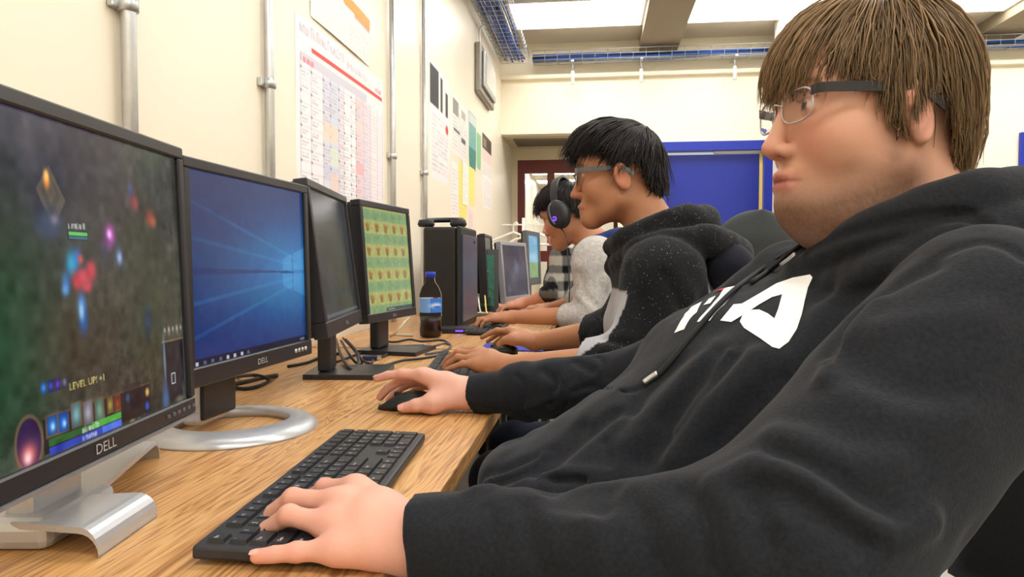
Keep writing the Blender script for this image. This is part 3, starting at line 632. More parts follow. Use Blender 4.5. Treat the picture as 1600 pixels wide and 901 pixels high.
# silver framed and landscape monitors, black one behind
near, far = at(790, 450, 3.72), at(829, 450, 4.1)
M6, _ = monitor('monitor', 'silver framed monitor with a dark picture, beyond the black tower', near, far, .79, .335, math.radians(5), 'flat', paint_dark, (90, 90), bez=(.02, .02, .036), m=silver)
near, far = at(763, 450, 3.58), at(774, 450, 3.96)
M8, _ = monitor('monitor', 'black monitor seen edge-on just left of the silver framed monitor', near, far, .80, .36, math.radians(3), 'flat', paint_dim, (30, 30))
near, far = at(826, 440, 4.55), at(846, 440, 4.95)
M7, _ = monitor('monitor', 'far grey monitor with a blue sky and green land picture', near, far, .86, .36, math.radians(2), 'flat', paint_land, (60, 60), bez=(.05, .03, .05), m=greypl)
# ---------------------------------------------------------------- keyboards
U = .0188
def key_layout():
    K = []
    def row(y, ws, x0=0.):
        x = x0
        for it in ws:
            w_, s = it if isinstance(it, tuple) else (it, '')
            if w_ > 0: K.append((x, y, w_, 1, s))
            x += abs(w_)
    row(5.1, [(1, 'Esc'), -1]+[(1, 'F%d' % i) for i in (1, 2, 3, 4)]+[-.5]+[(1, 'F%d' % i) for i in (5, 6, 7, 8)]+[-.5]+[(1, 'F%d' % i) for i in (9, 10, 11, 12)]+[-.25, 1, 1, 1, -.25, 1, 1, 1, 1])
    nav = [-.25, (1, 'Ins'), (1, 'Hm'), (1, 'Up'), -.25, (1, 'Num'), (1, '/'), (1, '*'), (1, '-')]
    row(4, [(1, c) for c in '`1234567890-=']+[(2, 'Bksp')]+nav)
    row(3, [(1.5, 'Tab')]+[(1, c) for c in 'QWERTYUIOP[]']+[(1.5, '\\'), -.25, (1, 'Del'), (1, 'End'), (1, 'Dn'), -.25, (1, '7'), (1, '8'), (1, '9')])
    row(2, [(1.75, 'Caps')]+[(1, c) for c in "ASDFGHJKL;'"]+[(2.25, 'Enter'), -.25, -3, -.25, (1, '4'), (1, '5'), (1, '6')])
    row(1, [(2.25, 'Shift')]+[(1, c) for c in 'ZXCVBNM,./']+[(2.75, 'Shift'), -.25, -1, (1, '^'), -1, -.25, (1, '1'), (1, '2'), (1, '3')])
    row(0, [(1.25, 'Ctrl'), (1.25, 'Win'), (1.25, 'Alt'), (6.25, ''), (1.25, 'Alt'), (1.25, 'Fn'), (1.25, 'Menu'), (1.25, 'Ctrl'), -.25, (1, '<'), (1, 'v'), (1, '>'), -.25, (2, '0'), (1, '.')])
    K.append((21.5, 2, 1, 2, '+')); K.append((21.5, 0, 1, 2, 'Ent')); return K
keym = pm('key_black', hexc(34, 34, 38), .45); kbm = pm('keyboard_body', hexc(44, 44, 48), .5); legd = pm('key_print', hexc(220, 220, 222), .5)
def keycap(w_, h):
    g = .0012; a, b = w_*U-2*g, h*U-2*g; i = .0012; z = .0034
    vs = [(g, g, 0), (g+a, g, 0), (g+a, g+b, 0), (g, g+b, 0), (g+i, g+i, z), (g+a-i, g+i, z), (g+a-i, g+b-i, z), (g+i, g+b-i, z)]
    return vs, [(4, 5, 6, 7), (0, 1, 5, 4), (1, 2, 6, 5), (2, 3, 7, 6), (3, 0, 4, 7)]
def keyboard(label, loc, rz, detail=True, tilt=.03):
    t = thing('keyboard', label, 'keyboard', loc, rz, 'keyboards on the desks'); Wd, Dp = 22.5*U+.016, 6.1*U+.016
    M = Matrix.Rotation(tilt, 4, 'X'); bm = bmesh.new()
    bbox(bm, (0, 0, .001), (Wd, Dp, .0135), M, .003, 2)
    bbox(bm, (.01, Dp-.02, -.002), (.05, Dp-.008, .004), M); bbox(bm, (Wd-.05, Dp-.02, -.002), (Wd-.01, Dp-.008, .004), M)
    bmobj('case', bm, kbm, t); data = {}; geos = []; lg = []
    for x, y, w_, h, s in key_layout():
        px, py = .008+x*U, .008+y*U
        if detail:
            if (w_, h) not in data:
                v, f = keycap(w_, h); me = bpy.data.meshes.new('key'); me.from_pydata(v, [], f); me.materials.append(keym); data[(w_, h)] = me
            o = bpy.data.objects.new('key', data[(w_, h)]); link(o, t, False); o.matrix_local = M @ Matrix.Translation((px, py, .0136))
            if s:
                v, tr = text_geo(s, .0072 if len(s) == 1 else .0045)
                if len(v): lg.append(([tuple(M @ Vector((px+.0042+a_, py+h*U-.0095+b_, .0136+.00355))) for a_, b_ in v], [tuple(q) for q in tr]))
        else:
            v, f = keycap(w_, h); geos.append(([tuple(M @ Vector((px+q[0], py+q[1], .0136+q[2]))) for q in v], f))
    if detail: join('key_legends', lg, legd, t)['kind'] = 'stuff'
    else: join('keys', geos, keym, t)['kind'] = 'stuff'
    return t
ZK = .757
ea, eb, ec = onz(298, 855, ZK), onz(530, 672, ZK), onz(657, 683, ZK)
dirv = (eb-ea)[:2]; KROT = math.atan2(dirv[1], dirv[0])
KDP = 6.1*U+.016
KLOC = np.array([ea[0]-math.cos(KROT+math.pi/2)*KDP, ea[1]-math.sin(KROT+math.pi/2)*KDP, ZD+.001])
keyboard('black keyboard nearest the camera under the hand of the person in the dark lettered hoodie', tuple(KLOC), KROT)
q = onz(745, 592, ZD)
keyboard('black keyboard under the left hand of the person in the speckled hoodie', (q[0]+.02, q[1]-.10, ZD+.001), math.radians(97), False)
q = onz(785, 520, ZD)
keyboard('black keyboard under the left hand of the person wearing the headset', (q[0]+.0, q[1]-.1, ZD+.001), math.radians(92), False)
q = onz(770, 480, ZD)
keyboard('dark keyboard in front of the silver framed monitor', (q[0], 3.62, ZD+.001), math.radians(90), False)
# ---------------------------------------------------------------- bottle
p = onz(673, 527, ZD); t = thing('soda_bottle', 'clear plastic bottle half full of dark cola with blue cap and label', 'bottle', tuple(p)); t.scale = (1.2, 1.2, .94)
lathe('bottle_body', [(0, .001), (.024, .001), (.0325, .008), (.0335, .03), (.031, .06), (.0335, .085), (.0335, .155), (.033, .168), (.026, .192), (.0155, .212), (.0135, .222), (.0135, .235)], pm('clear_pet', (.97, .98, .98), .05, trans=1., ior=1.04), t, seg=28)
lathe('cola', [(0, .003), (.0225, .003), (.031, .009), (.032, .03), (.0295, .06), (.0315, .08), (0, .08)], pm('cola', hexc(34, 14, 8), .1), t, seg=28)
im = Img(120, 30, (44, 116, 206)); im.rect(0, 0, 26, 30, (220, 224, 232)); im.rect(94, 0, 120, 30, (222, 224, 232)); im.rect(100, 0, 108, 30, (200, 60, 80)); im.rect(26, 0, 52, 30, (110, 160, 222)); im.blob(62, 15, 12, 6, (240, 240, 250), .8, 4); im.blob(64, 18, 8, 3, (40, 80, 190), .9, 4)
aa = np.linspace(0, 2*math.pi, 120)+2.2; zz = np.linspace(.152, .098, 30)
P = np.stack([np.tile(.0342*np.cos(aa), (30, 1)), np.tile(.0342*np.sin(aa), (30, 1)), np.tile(zz[:, None], (1, 120))], -1).reshape(-1, 3); idx = np.arange(3600).reshape(30, 120)
mesh('label_wrap', P, np.stack([idx[:-1, :-1], idx[1:, :-1], idx[1:, 1:], idx[:-1, 1:]], -1).reshape(-1, 4), paperm, t, True, False, im.linear().reshape(-1, 3))
lathe('cap', [(.0, .252), (.0145, .251), (.0158, .247), (.0158, .231), (.0138, .2305)], pm('blue_cap', hexc(30, 60, 190), .4), t, seg=24)
# ---------------------------------------------------------------- black tower with a headphone on top
ya = 2.78; pl, pr, pf = at(661, 400, ya), at(720, 400, ya), at(741, 400, 3.12)
t = thing('computer_tower', 'tall black computer tower standing behind the cola bottle', 'computer', ((pl[0]+pr[0])/2, ya+.18, ZD))
zt = at(700, 354, ya)[2]-ZD; hw = (pr[0]-pl[0])/2
box('case', (-hw, -.18, .0), (hw-.02, .2, zt), pm('tower_black', hexc(24, 23, 22), .42, var=(4, .15)), t, bevel=.012, seg=3)
box('front_bezel', (hw-.0199, -.18, .0), (hw, .2, zt+.004), blackm, t, bevel=.01, seg=3); box('side_panel', (hw+.0002, -.16, .03), (hw+.006, .185, zt-.03), pm('slate_panel', hexc(66, 74, 98), .3), t, bevel=.002)
box('power_button', (hw+.0062, .1, zt-.06), (hw+.009, .115, zt-.05), blackm, t)
p = np.array([(pl[0]+pr[0])/2-.02, ya+.12, ZD+zt+.003]); t2 = thing('headphones', 'black headphones lying on top of the black tower', 'headphones', tuple(p))
tube('headband', [(-.075, 0, .015), (-.075, .03, .03), (-.05, .09, .036), (0, .115, .038), (.05, .09, .036), (.075, .03, .03), (.075, 0, .015)], .011, blackpl, t2, 10)
for sgn in (-1, 1): lathe('ear_cup', [(0, 0), (.03, .002), (.036, .012), (.03, .03), (0, .034)], blackm, t2, (sgn*.068, -.02, .0), 20)
# open computer with a green circuit board
p = at(748, 420, 3.5); t = thing('open_computer', 'opened computer case with a bare green circuit board, right of the black tower', 'computer', (p[0]-.05, 3.62, ZD))
box('case_back', (-.16, .1, 0), (.12, .11, .34), greypl, t); box('case_side', (-.16, -.16, 0), (-.15, .099, .34), greypl, t); box('case_floor', (-.149, -.16, 0), (.12, .099, .01), greypl, t)
pcb = pm('circuit_green', hexc(70, 130, 110), .5, var=(60, .3)); box('circuit_board', (-.13, .07, .04), (.1, .076, .31), pcb, t)
for i in range(10): box('chip', (-.12+.022*(i % 5)*1.9, .055, .08+.12*(i//5)), (-.1+.022*(i % 5)*1.9, .0695, .11+.12*(i//5)), blackpl if i % 3 else whitepl, t)
for i in range(6): tube('ribbon', [(-.1+.03*i, .05, .04), (-.1+.034*i, -.05, .05+.01*i), (-.06+.03*i, -.12, .02), (.02+.02*i, -.15, .02)], .004, yel if i % 2 else whitepl, t, 6)
# coat rack with hangers behind the monitors
p = at(818, 362, 5.2); t = thing('coat_rack', 'thin white coat rack standing on the far desk', 'coat rack', (p[0], 5.2, ZD))
tube('post', [(0, 0, 0), (0, 0, .60)], .012, whitepl, t, 10, 0); lathe('foot', [(0, .012), (.12, .01), (.13, 0)], whitepl, t, seg=24); box('rail', (-.16, -.01, .545), (.2, .01, .555), whitepl, t)
for i, (dx, lb) in enumerate(((-.075, 'white wire clothes hanger on the left of the coat rack'), (.08, 'white wire clothes hanger on the right of the coat rack'))):
    h = thing('clothes_hanger', lb, 'hanger', (p[0]+dx, 5.2, ZD+.555), 0, 'hangers on the coat rack')
    tube('hook', [(0, 0, -.06), (0, 0, -.01), (.02, 0, .012), (.035, 0, -.004)], .006, whitepl, h, 8)
    tube('arms', [(0, 0, -.06), (-.1, 0, -.1), (-.17, 0, -.13), (-.16, 0, -.15), (0, 0, -.152), (.16, 0, -.15), (.17, 0, -.13), (.1, 0, -.1), (0, 0, -.06)], .009, whitepl, h, 8)
# ---------------------------------------------------------------- mice and mats
def mouse(label, loc, rz, glow=False, s=1., name='computer_mouse', dark=(34, 38, 36)):
    t = thing(name, label, 'mouse', loc, rz, 'computer mice'); n = 22; vs, fs = [], []; m = 14
    for i in range(n+1):
        u_ = i/n; x = -.057+.114*u_; wd = .031*(1-abs(2*u_-1)**3.2)**.42+1e-4; hz = (.036*math.sin(math.pi*min(1, (u_*.92+.12)))**.75)*(1 if u_ < .98 else .6)
        hz = max(hz*(1-.25*u_), .004)
        for j in range(m+1):
            a_ = math.pi*j/m; vs.append((x*s, wd*math.cos(a_)*s, .002+hz*abs(math.sin(a_))**.55*s))
    for i in range(n):
        for j in range(m): fs.append((i*(m+1)+j, i*(m+1)+j+1, (i+1)*(m+1)+j+1, (i+1)*(m+1)+j))
    fs.append(tuple(i*(m+1) for i in range(n+1))+tuple(i*(m+1)+m for i in range(n, -1, -1)))
    mesh('shell', vs, fs, pm('mouse_black', hexc(*dark), .42), t, True)
    box('scroll_wheel', (.012*s, -.004*s, .014*s), (.026*s, .004*s, .0305*s), blackm, t, bevel=.002)
    tube('side_groove', [(-.04*s, -.031*s, .012), (0, -.0315*s, .014), (.04*s, -.028*s, .012)], .0011, blackm, t, 5)
    if glow: box('glow_strip', (-.05*s, -.033*s, .006*s), (.02*s, -.028*s, .022*s), pm('purple_glow', (.18, .05, 1.0), .4, emit=1.6), t)
    return t
PM = onz(628, 640, ZD)
mouse('black mouse under the right hand of the person in the dark lettered hoodie', (PM[0]+.008, PM[1]+.012, ZD), math.radians(176))
t = box('mouse_mat', (-.1, -.1, 0), (.1, .1, .004), pm('blue_mat', hexc(36, 48, 150), .7), bevel=.001); q = onz(812, 549, ZD); t.location = (q[0]-.03, q[1]+.1, ZD); tag(t, 'blue mouse mat at the desk edge beside the speckled hoodie', 'mouse mat')
# ================================================================ IMPLICIT SURFACES (people, clothes)
def A3(v): return np.array(v, np.float32)
def rc(a, b, ra, rb, sq=None):
    """tapered capsule; sq=(axis, factor) widens it along an axis"""
    a, b = A3(a), A3(b); ab = b-a; L2 = float(ab @ ab)+1e-12
    ax = None if sq is None else A3(sq[0])/np.linalg.norm(sq[0]); fac = 1 if sq is None else sq[1]
    def f(P):
        p = P-a; t = np.clip(p @ ab/L2, 0, 1); q = p-t[:, None]*ab
        if ax is not None: c = q @ ax; q = q-np.outer(c*(1-1/fac), ax)
        return np.sqrt((q*q).sum(1))-(ra+(rb-ra)*t)
    return f
def el(c, r, R=None):
    c, r = A3(c), A3(r); R = None if R is None else np.asarray(R, np.float32)
    def f(P):
        p = P-c
        if R is not None: p = p @ R
        k0 = np.sqrt(((p/r)**2).sum(1)); k1 = np.sqrt(((p/(r*r))**2).sum(1))+1e-9
        return k0*(k0-1)/k1
    return f
def half(p, n):
    p, n = A3(p), A3(n)/np.linalg.norm(n); return lambda P: (P-p) @ n
def smin(a, b, k):
    if k <= 0: return np.minimum(a, b)
    h = np.maximum(k-np.abs(a-b), 0)/k; return np.minimum(a, b)-h*h*k*.25
def inter(f, g): return lambda P: np.maximum(f(P), g(P))
class Field:
    def __init__(s): s.ops = []
    def add(s, f, k=.01): s.ops.append(('u', f, k)); return s
    def sub(s, f, k=.01): s.ops.append(('s', f, k)); return s
    def bump(s, f, R): s.ops.append(('b', f, R)); return s       # f(P) -> offset added to distance
    def __call__(s, P):
        d = np.full(len(P), 1., np.float32)
        for op, f, k in s.ops:
            if op == 'u': d = smin(d, f(P), k)
            elif op == 's': d = -smin(-d, f(P), k)
            else: d = d+f(P)
        return d
    def mesh(s, lo, hi, h, B=10):
        lo, hi = np.array(lo, np.float32), np.array(hi, np.float32); nb = np.ceil((hi-lo)/(h*B)).astype(int); R = h*B*.8661
        g = np.stack(np.meshgrid(*[np.arange(n) for n in nb], indexing='ij'), -1).reshape(-1, 3)
        cen = (lo+(g+.5)*h*B).astype(np.float32); keep = np.abs(s(cen)) < R*1.35+.02; g, cen = g[keep], cen[keep]
        off = np.stack(np.meshgrid(*[np.arange(B+1)]*3, indexing='ij'), -1).reshape(-1, 3); nB, nP = len(g), len(off)
        P = (lo+(g[:, None, :]*B+off[None])*h).astype(np.float32); D = np.full((nB, nP), 1., np.float32)
        kmax = max(o[2] for o in s.ops if o[0] != 'b')
        for op, f, k in s.ops:
            if op == 'b': m = np.ones(nB, bool) if k is None else (np.abs(k(cen)) < R*1.1)
            else: m = f(cen) < R*1.15+k+kmax+.01
            if not m.any(): continue
            q = P[m].reshape(-1, 3)
            if op == 'u': D[m] = smin(D[m].ravel(), f(q), k).reshape(-1, nP)
            elif op == 's': D[m] = (-smin(-D[m].ravel(), f(q), k)).reshape(-1, nP)
            else: D[m] += f(q).reshape(-1, nP)
        D = D.reshape(nB, B+1, B+1, B+1); sg = D < 0
        c8 = [(i, j, k) for i in (0, 1) for j in (0, 1) for k in (0, 1)]
        sl = lambda a, o: a[:, o[0]:B+o[0], o[1]:B+o[1], o[2]:B+o[2]]
        cnt = sum(sl(sg, o).astype(np.int8) for o in c8); b, i, j, k = np.nonzero((cnt > 0) & (cnt < 8))
        val = {o: D[b, i+o[0], j+o[1], k+o[2]] for o in c8}; acc = np.zeros((len(b), 3)); n = np.zeros(len(b))
        for o in c8:
            for ax in range(3):
                if o[ax]: continue
                o2 = tuple(1 if q == ax else o[q] for q in range(3)); d0, d1 = val[o], val[o2]; cr = (d0 < 0) != (d1 < 0)
                t = np.where(cr, d0/np.where(cr, d0-d1, 1), 0); p = np.tile(np.array(o, float), (len(b), 1)); p[:, ax] = t
                acc += p*cr[:, None]; n += cr
        gl = g[b]*B+np.stack([i, j, k], 1); V_ = lo+(gl+acc/n[:, None])*h; N = nb*B+2
        cid = ((gl[:, 0]+1)*N[1]+gl[:, 1]+1)*N[2]+gl[:, 2]+1; order = np.argsort(cid); cs = cid[order]; quads = []
        for ax in range(3):
            o2 = [0, 0, 0]; o2[ax] = 1; a0, a1 = sl(sg, (0, 0, 0)), sl(sg, o2); b, i, j, k = np.nonzero(a0 != a1)
            fl = a0[b, i, j, k]; gg_ = g[b]*B+np.stack([i, j, k], 1); e1, e2 = np.zeros(3, int), np.zeros(3, int); e1[(ax+1) % 3] = 1; e2[(ax+2) % 3] = 1
            ids = []; ok = np.ones(len(b), bool)
            for sh in (0*e1, e1, e1+e2, e2):
                c = gg_-sh; ci = ((c[:, 0]+1)*N[1]+c[:, 1]+1)*N[2]+c[:, 2]+1; pos = np.clip(np.searchsorted(cs, ci), 0, len(cs)-1); ok &= cs[pos] == ci; ids.append(order[pos])
            q = np.stack(ids, 1); q[~fl] = q[~fl][:, ::-1]; quads.append(q[ok])
        return V_.astype(np.float32), np.concatenate(quads).astype(np.int32)
    def normal(s, P, e=.0015):
        P = np.asarray(P, np.float32); G = np.stack([s(P+A3(d)*e)-s(P-A3(d)*e) for d in np.eye(3)], 1); return G/(np.linalg.norm(G, axis=1, keepdims=True)+1e-9)
    def hit(s, pts, t0=.25, t1=6.):
        """points of the surface seen through the given photo pixels (nan when missed)"""
        Dn = np.array([ray(*p) for p in pts]); Dn = Dn/np.linalg.norm(Dn, axis=1, keepdims=True); t = np.full(len(Dn), t0)
        for _ in range(70):
            d = s((CAMP+Dn*t[:, None]).astype(np.float32)); t = np.minimum(t+d*.9, t1)
        P = CAMP+Dn*t[:, None]; P[t >= t1-.01] = np.nan; return P
def polydist(pts):
    pts = [A3(p) for p in pts]
    def f(P):
        d = np.full(len(P), 9., np.float32)
        for a, b in zip(pts[:-1], pts[1:]):
            ab = b-a; L2 = float(ab @ ab)+1e-12; p = P-a; t = np.clip(p @ ab/L2, 0, 1); q = p-t[:, None]*ab; d = np.minimum(d, np.sqrt((q*q).sum(1)))
        return d
    return f
def creases(F, base, items, gain=1.):
    """folds along pixel paths on the surface: depth > 0 groove, < 0 ridge"""
    paths = [smoothline([np.array(p, float) for p in it[0]], 3) for it in items]; H_ = base.hit([p for q in paths for p in q]); i = 0
    for (px, depth, width), q in zip(items, paths):
        P = H_[i:i+len(q)]; i += len(q); P = P[~np.isnan(P[:, 0])]
        if len(P) < 2: continue
        J = np.linalg.norm(np.diff(P, axis=0), axis=1); cut = np.nonzero(J > .06)[0]
        if len(cut): P = P[:cut[0]+1]
        if len(P) < 2: continue
        def mk(pd, depth, width):
            F.bump(lambda Q: (depth*np.exp(-(pd(Q)/width)**2)).astype(np.float32), lambda c: np.maximum(pd(c)-width*3.6, 0))
        mk(polydist(P), depth*gain, width)
def vnoise(scale, amp, seed=0):
    r = np.random.default_rng(seed); G = r.standard_normal((32, 32, 32)).astype(np.float32)
    def f(P):
        q = P*scale; i = np.floor(q).astype(int); t = q-i; t = t*t*(3-2*t); out = np.zeros(len(P), np.float32)
        for a in (0, 1):
            for b in (0, 1):
                for c in (0, 1):
                    w_ = np.abs(1-a-t[:, 0])*np.abs(1-b-t[:, 1])*np.abs(1-c-t[:, 2]); out += w_*G[(i[:, 0]+a) % 32, (i[:, 1]+b) % 32, (i[:, 2]+c) % 32]
        return amp*out
    return f
# ---------------------------------------------------------------- head in local axes: x forward, y left, z up, eyes at z=0
class Head:
    def __init__(s, org, fwd, up, sc=1.):
        f = np.array(fwd, float); f /= np.linalg.norm(f); u = np.array(up, float); l = np.cross(u, f); l /= np.linalg.norm(l); u = np.cross(f, l)
        s.R = np.stack([f, l, u], 1); s.o = np.array(org, float); s.s = sc
    def w(s, p): return s.o+s.s*(s.R @ np.array(p, float))
    def W(s, P): return s.o+s.s*(np.asarray(P) @ s.R.T)
    def loc(s, P): return ((P-s.o) @ s.R)/s.s
    def field(s, F, fat=0., nose=1., jaw=1., thin=1.):
        R32 = s.R.astype(np.float32); o32 = A3(s.o)
        H = Field(); n = nose
        H.add(el((-.004, 0, .032), (.090, .0765, .084)), 0)
        H.add(el((.028, 0, -.028), (.060, .061+.006*fat, .080)), .03)
        for y in (-1, 1):
            H.add(rc((.004, y*(.048+.003*fat), -.060), (.066, y*.012, -.098), .021+.004*fat, .019), .026)
            H.add(el((.052, y*.036, -.034), (.030, .027+.006*fat, .030+.004*fat)), .02)
            H.add(rc((.078, y*.012, .021), (.066, y*.048, .017), .011, .009), .014)
        H.add(el((.072, 0, .045), (.022, .05, .035)), .03)
        H.add(el((.068, 0, -.072), (.027, .027, .026)), .018)
        H.add(el((.074, 0, -.101), (.0195*jaw, .021, .017)), .016)
        if fat: H.add(el((.03, 0, -.110), (.052, .050, .032)), .03); H.add(el((-.002, 0, -.090), (.045, .057, .045)), .03)
        for y in (-1, 1):
            H.sub(el((.096, y*.033, -.001), (.017, .018, .013)), .014)
        H.add(rc((.084, 0, .012), (.1025*n, 0, -.034), .0075, .0098), .008)
        H.add(el((.1065*n, 0, -.041), (.0105, .0112, .0092)), .006)
        for y in (-1, 1):
            H.add(el((.0955*n, y*.0125, -.0445), (.0105, .0068, .0075)), .005)
            H.sub(el((.1015*n, y*.0065, -.0525), (.0058, .0036, .0042)), .003)
            H.add(el((.0745, y*.0325, -.0015), (.0128, .0128, .0122)), .002)
            # lids
            H.add(inter(el((.0745, y*.0325, -.001), (.0142, .0145, .0138)), half((.0745, 0, .0014), (.30, 0, -1))), .002)
            H.add(inter(el((.0745, y*.0325, -.002), (.0138, .0142, .0132)), half((.0745, 0, -.0062), (-.15, 0, 1))), .002)
        H.add(rc((.0920, -.0135, -.0705), (.0920, .0135, -.0705), .0054, .0054), .005); H.add(el((.0955, 0, -.0695), (.0062, .010, .0052)), .004)
        H.add(rc((.0908, -.0125, -.0822), (.0908, .0125, -.0822), .0064, .0064), .005)
        H.sub(rc((.0995, -.020, -.0762), (.0995, .020, -.0762), .0016, .0016), .0035); H.sub(rc((.091, .021, -.077), (.086, .024, -.078), .0016, .0012), .004); H.sub(rc((.091, -.021, -.077), (.086, -.024, -.078), .0016, .0012), .004)
        for y in (-1, 1):
            c = np.array([-.003, y*.0805, -.016]); a = math.radians(16)
            Re = np.array([[math.cos(a), 0, math.sin(a)], [0, 1, 0], [-math.sin(a), 0, math.cos(a)]]); Rz = np.array([[math.cos(y*.45), -math.sin(y*.45), 0], [math.sin(y*.45), math.cos(y*.45), 0], [0, 0, 1]]); Q = Rz @ Re
            H.add(el(c, (.0185, .0065, .0315), Q), .006)
            H.sub(el(c+np.array([.002, y*.0075, .004]), (.0105, .0065, .019), Q), .004)
            H.add(el(c+np.array([.0135, y*.001, -.002]), (.004, .004, .007), Q), .004)
            ring = [c+Q @ np.array([.0155*math.cos(t), y*.004, .028*math.sin(t)]) for t in np.linspace(.3, 4.6, 12)]
            for p_, q_ in zip(ring[:-1], ring[1:]): H.add(rc(p_, q_, .0032, .0032), .003)
        s.H = H
        sc = s.s
        F.add(lambda P: H(((P-o32) @ R32)/sc)*sc, 0)
        return H
    def skin(s, P, base, lip=(150, 70, 62), beard=None, brow=(40, 28, 20), blush=.25):
        q = s.loc(P); c = np.tile(np.array(hexc(*base)), (len(P), 1)); x, y, z = q.T
        def mixc(m, col):
            m = np.clip(m, 0, 1)[:, None]; c[:] = c*(1-m)+m*np.array(hexc(*col))
        hd = (z > -.15) & (x > -.14)
        ck = np.exp(-(((np.abs(y)-.042)/.02)**2+((z+.035)/.022)**2))*(x > .03); mixc(blush*ck*hd, (206, 112, 96)); nz = np.exp(-((y/.014)**2+((z+.042)/.014)**2))*(x > .085); mixc(.3*nz*hd, (206, 116, 98))
        er = np.exp(-(((x+.003)/.022)**2+((z+.014)/.036)**2))*(np.abs(y) > .07); mixc(.35*er*hd, (204, 110, 96))
        if beard:
            m = np.clip((-.062-z+.34*np.clip(.07-x, 0, .12))/.045, 0, 1)*np.clip((x+.035)/.03, 0, 1)
            sb = np.exp(-(((x-.012)/.014)**2))*np.clip((.0-z)/.02, 0, 1)*(np.abs(y) > .045)*np.clip((z+.09)/.03, 0, 1); mixc(np.maximum(m, sb*.7)*beard[1]*hd*(z > -.17)*np.random.default_rng(1).uniform(.9, 1.05, len(P)), beard[0])
        lipm = np.exp(-(((np.abs(y))/.021)**4+(((z+.0762)/.0098)**4)))*(x > .084); mixc(.75*lipm*hd, lip)
        mo = np.exp(-((y/.024)**4+((z+.0763)/.0014)**2))*(x > .08); mixc(.75*mo*hd, (70, 28, 26))
        ex = np.abs(y)-.0325; eye = (x > .080)&(np.abs(ex) < .0125)&(z < .0030-(ex/.0125)**2*.004)&(z > -.0058+(ex/.0125)**2*.004)
        mixc(.95*(eye&hd), (196, 186, 178)); mixc(.97*(eye&hd&(ex**2+(z+.0008)**2 < 0.0062**2)), (58, 42, 32)); mixc(1.*(eye&hd&(ex**2+(z+.0008)**2 < .0026**2)), (8, 8, 8))
        bz = .0235-((np.abs(y)-.028)/.03)**2*.006; bm_ = np.exp(-(((z-bz)/.0042)**2))*(np.abs(y) > .010)*(np.abs(y) < .052)*(x > .05); mixc(.8*bm_*hd, brow)
        mixc(.55*hd*np.exp(-(((z-.0052)/.0015)**2))*(np.abs(ex) < .015)*(x > .07), (60, 40, 34))
        return c
# ---------------------------------------------------------------- hands from joint positions
def hand_field(F, wrist, fingers, thumb, rf=1., wr=.024, pk=.014):
    """fingers: four [mcp, pip, dip, tip]; thumb [cmc, mcp, ip, tip]"""
    radm = [(.0105, .0088, .0078, .0068), (.0108, .0090, .0080, .0070), (.0104, .0087, .0077, .0067), (.0096, .0078, .0070, .0062)]
    pal = Field(); w_ = np.array(wrist, float)
    for (f, r) in zip(fingers, radm): pal.add(rc(w_+(np.array(f[0])-w_)*.12, f[0], wr*.72, r[0]*rf*1.18), .016)
    m = [np.array(f[0], float) for f in fingers]
    for a, b in zip(m[:-1], m[1:]): pal.add(rc(w_*.45+a*.55, w_*.45+b*.55, .0135*rf, .0135*rf), .016); pal.add(rc(w_*.12+a*.88, w_*.12+b*.88, .0105*rf, .0105*rf), .012)
    t = [np.array(p, float) for p in thumb]
    pal.add(rc(w_*.5+t[0]*.5, t[1], wr*.62, .0135*rf), .018); pal.add(rc(t[1], (m[0]*.55+w_*.45), .0125*rf, .012*rf), .02)
    gr = []
    for f, r in zip(fingers, radm):
        g_ = Field(); q = [np.array(p, float) for p in f]; rr_ = [v*rf for v in r]
        for i in range(3): g_.add(rc(q[i], q[i+1], rr_[i], rr_[i+1]), .002)
        g_.add(el(q[1], [rr_[1]*1.1]*3), .004); gr.append(g_)
    g_ = Field(); rr_ = [.0145*rf, .0122*rf, .0108*rf, .0086*rf]
    for i in (1, 2): g_.add(rc(t[i], t[i+1], rr_[i], rr_[i+1]), .003)
    g_.add(el(t[2], [rr_[2]*1.06]*3), .004); gr.append(g_)
    def f(P):
        p = pal(P); d = np.full(len(P), 9., np.float32)
        for g__ in gr: d = smin(d, smin(p, g__(P), pk), .0012)
        return d
    F.add(f, .01)
    return [np.array(q[3]) for q in fingers]+[t[3]]
def auto_hand(wrist, fwd, up, thumb_side, flex=(.25, .55, .35), spread=.06, sc=1., tflex=.3):
    """joints of a relaxed hand: fwd along the fingers, up = back of the hand, thumb_side = direction of the thumb"""
    f = np.array(fwd, float); f /= np.linalg.norm(f); s = np.array(thumb_side, float); s = s-f*(s @ f); s /= np.linalg.norm(s); u = np.cross(f, s); u = u if u @ np.array(up, float) > 0 else -u
    w_ = np.array(wrist, float); out = []
    base = [(.088, .029, .000), (.091, .009, .004), (.087, -.011, .002), (.079, -.029, -.003)]; ln = [(.043, .026, .020), (.047, .029, .021), (.043, .028, .021), (.033, .020, .018)]
    for i, (b, l) in enumerate(zip(base, ln)):
        fl = flex[i] if hasattr(flex[0], '__len__') else flex
        p = w_+sc*(f*b[0]+s*b[1]+u*b[2]); sp = spread*(1.5-i); a = 0.; pts = [p]
        for L, d in zip(l, fl):
            a += d; dr = (f*math.cos(sp)+s*math.sin(sp))*math.cos(a)-u*math.sin(a); p = p+dr*L*sc; pts.append(p)
        out.append(pts)
    t0 = w_+sc*(f*.022+s*.026-u*.006); t1 = t0+sc*(f*.030+s*.022-u*.008); t2 = t1+sc*.030*(f*math.cos(tflex)+s*.45*math.cos(tflex)-u*.25); t3 = t2+sc*.025*(f+s*.1-u*.3)
    return out, [t0, t1, t2, t3]
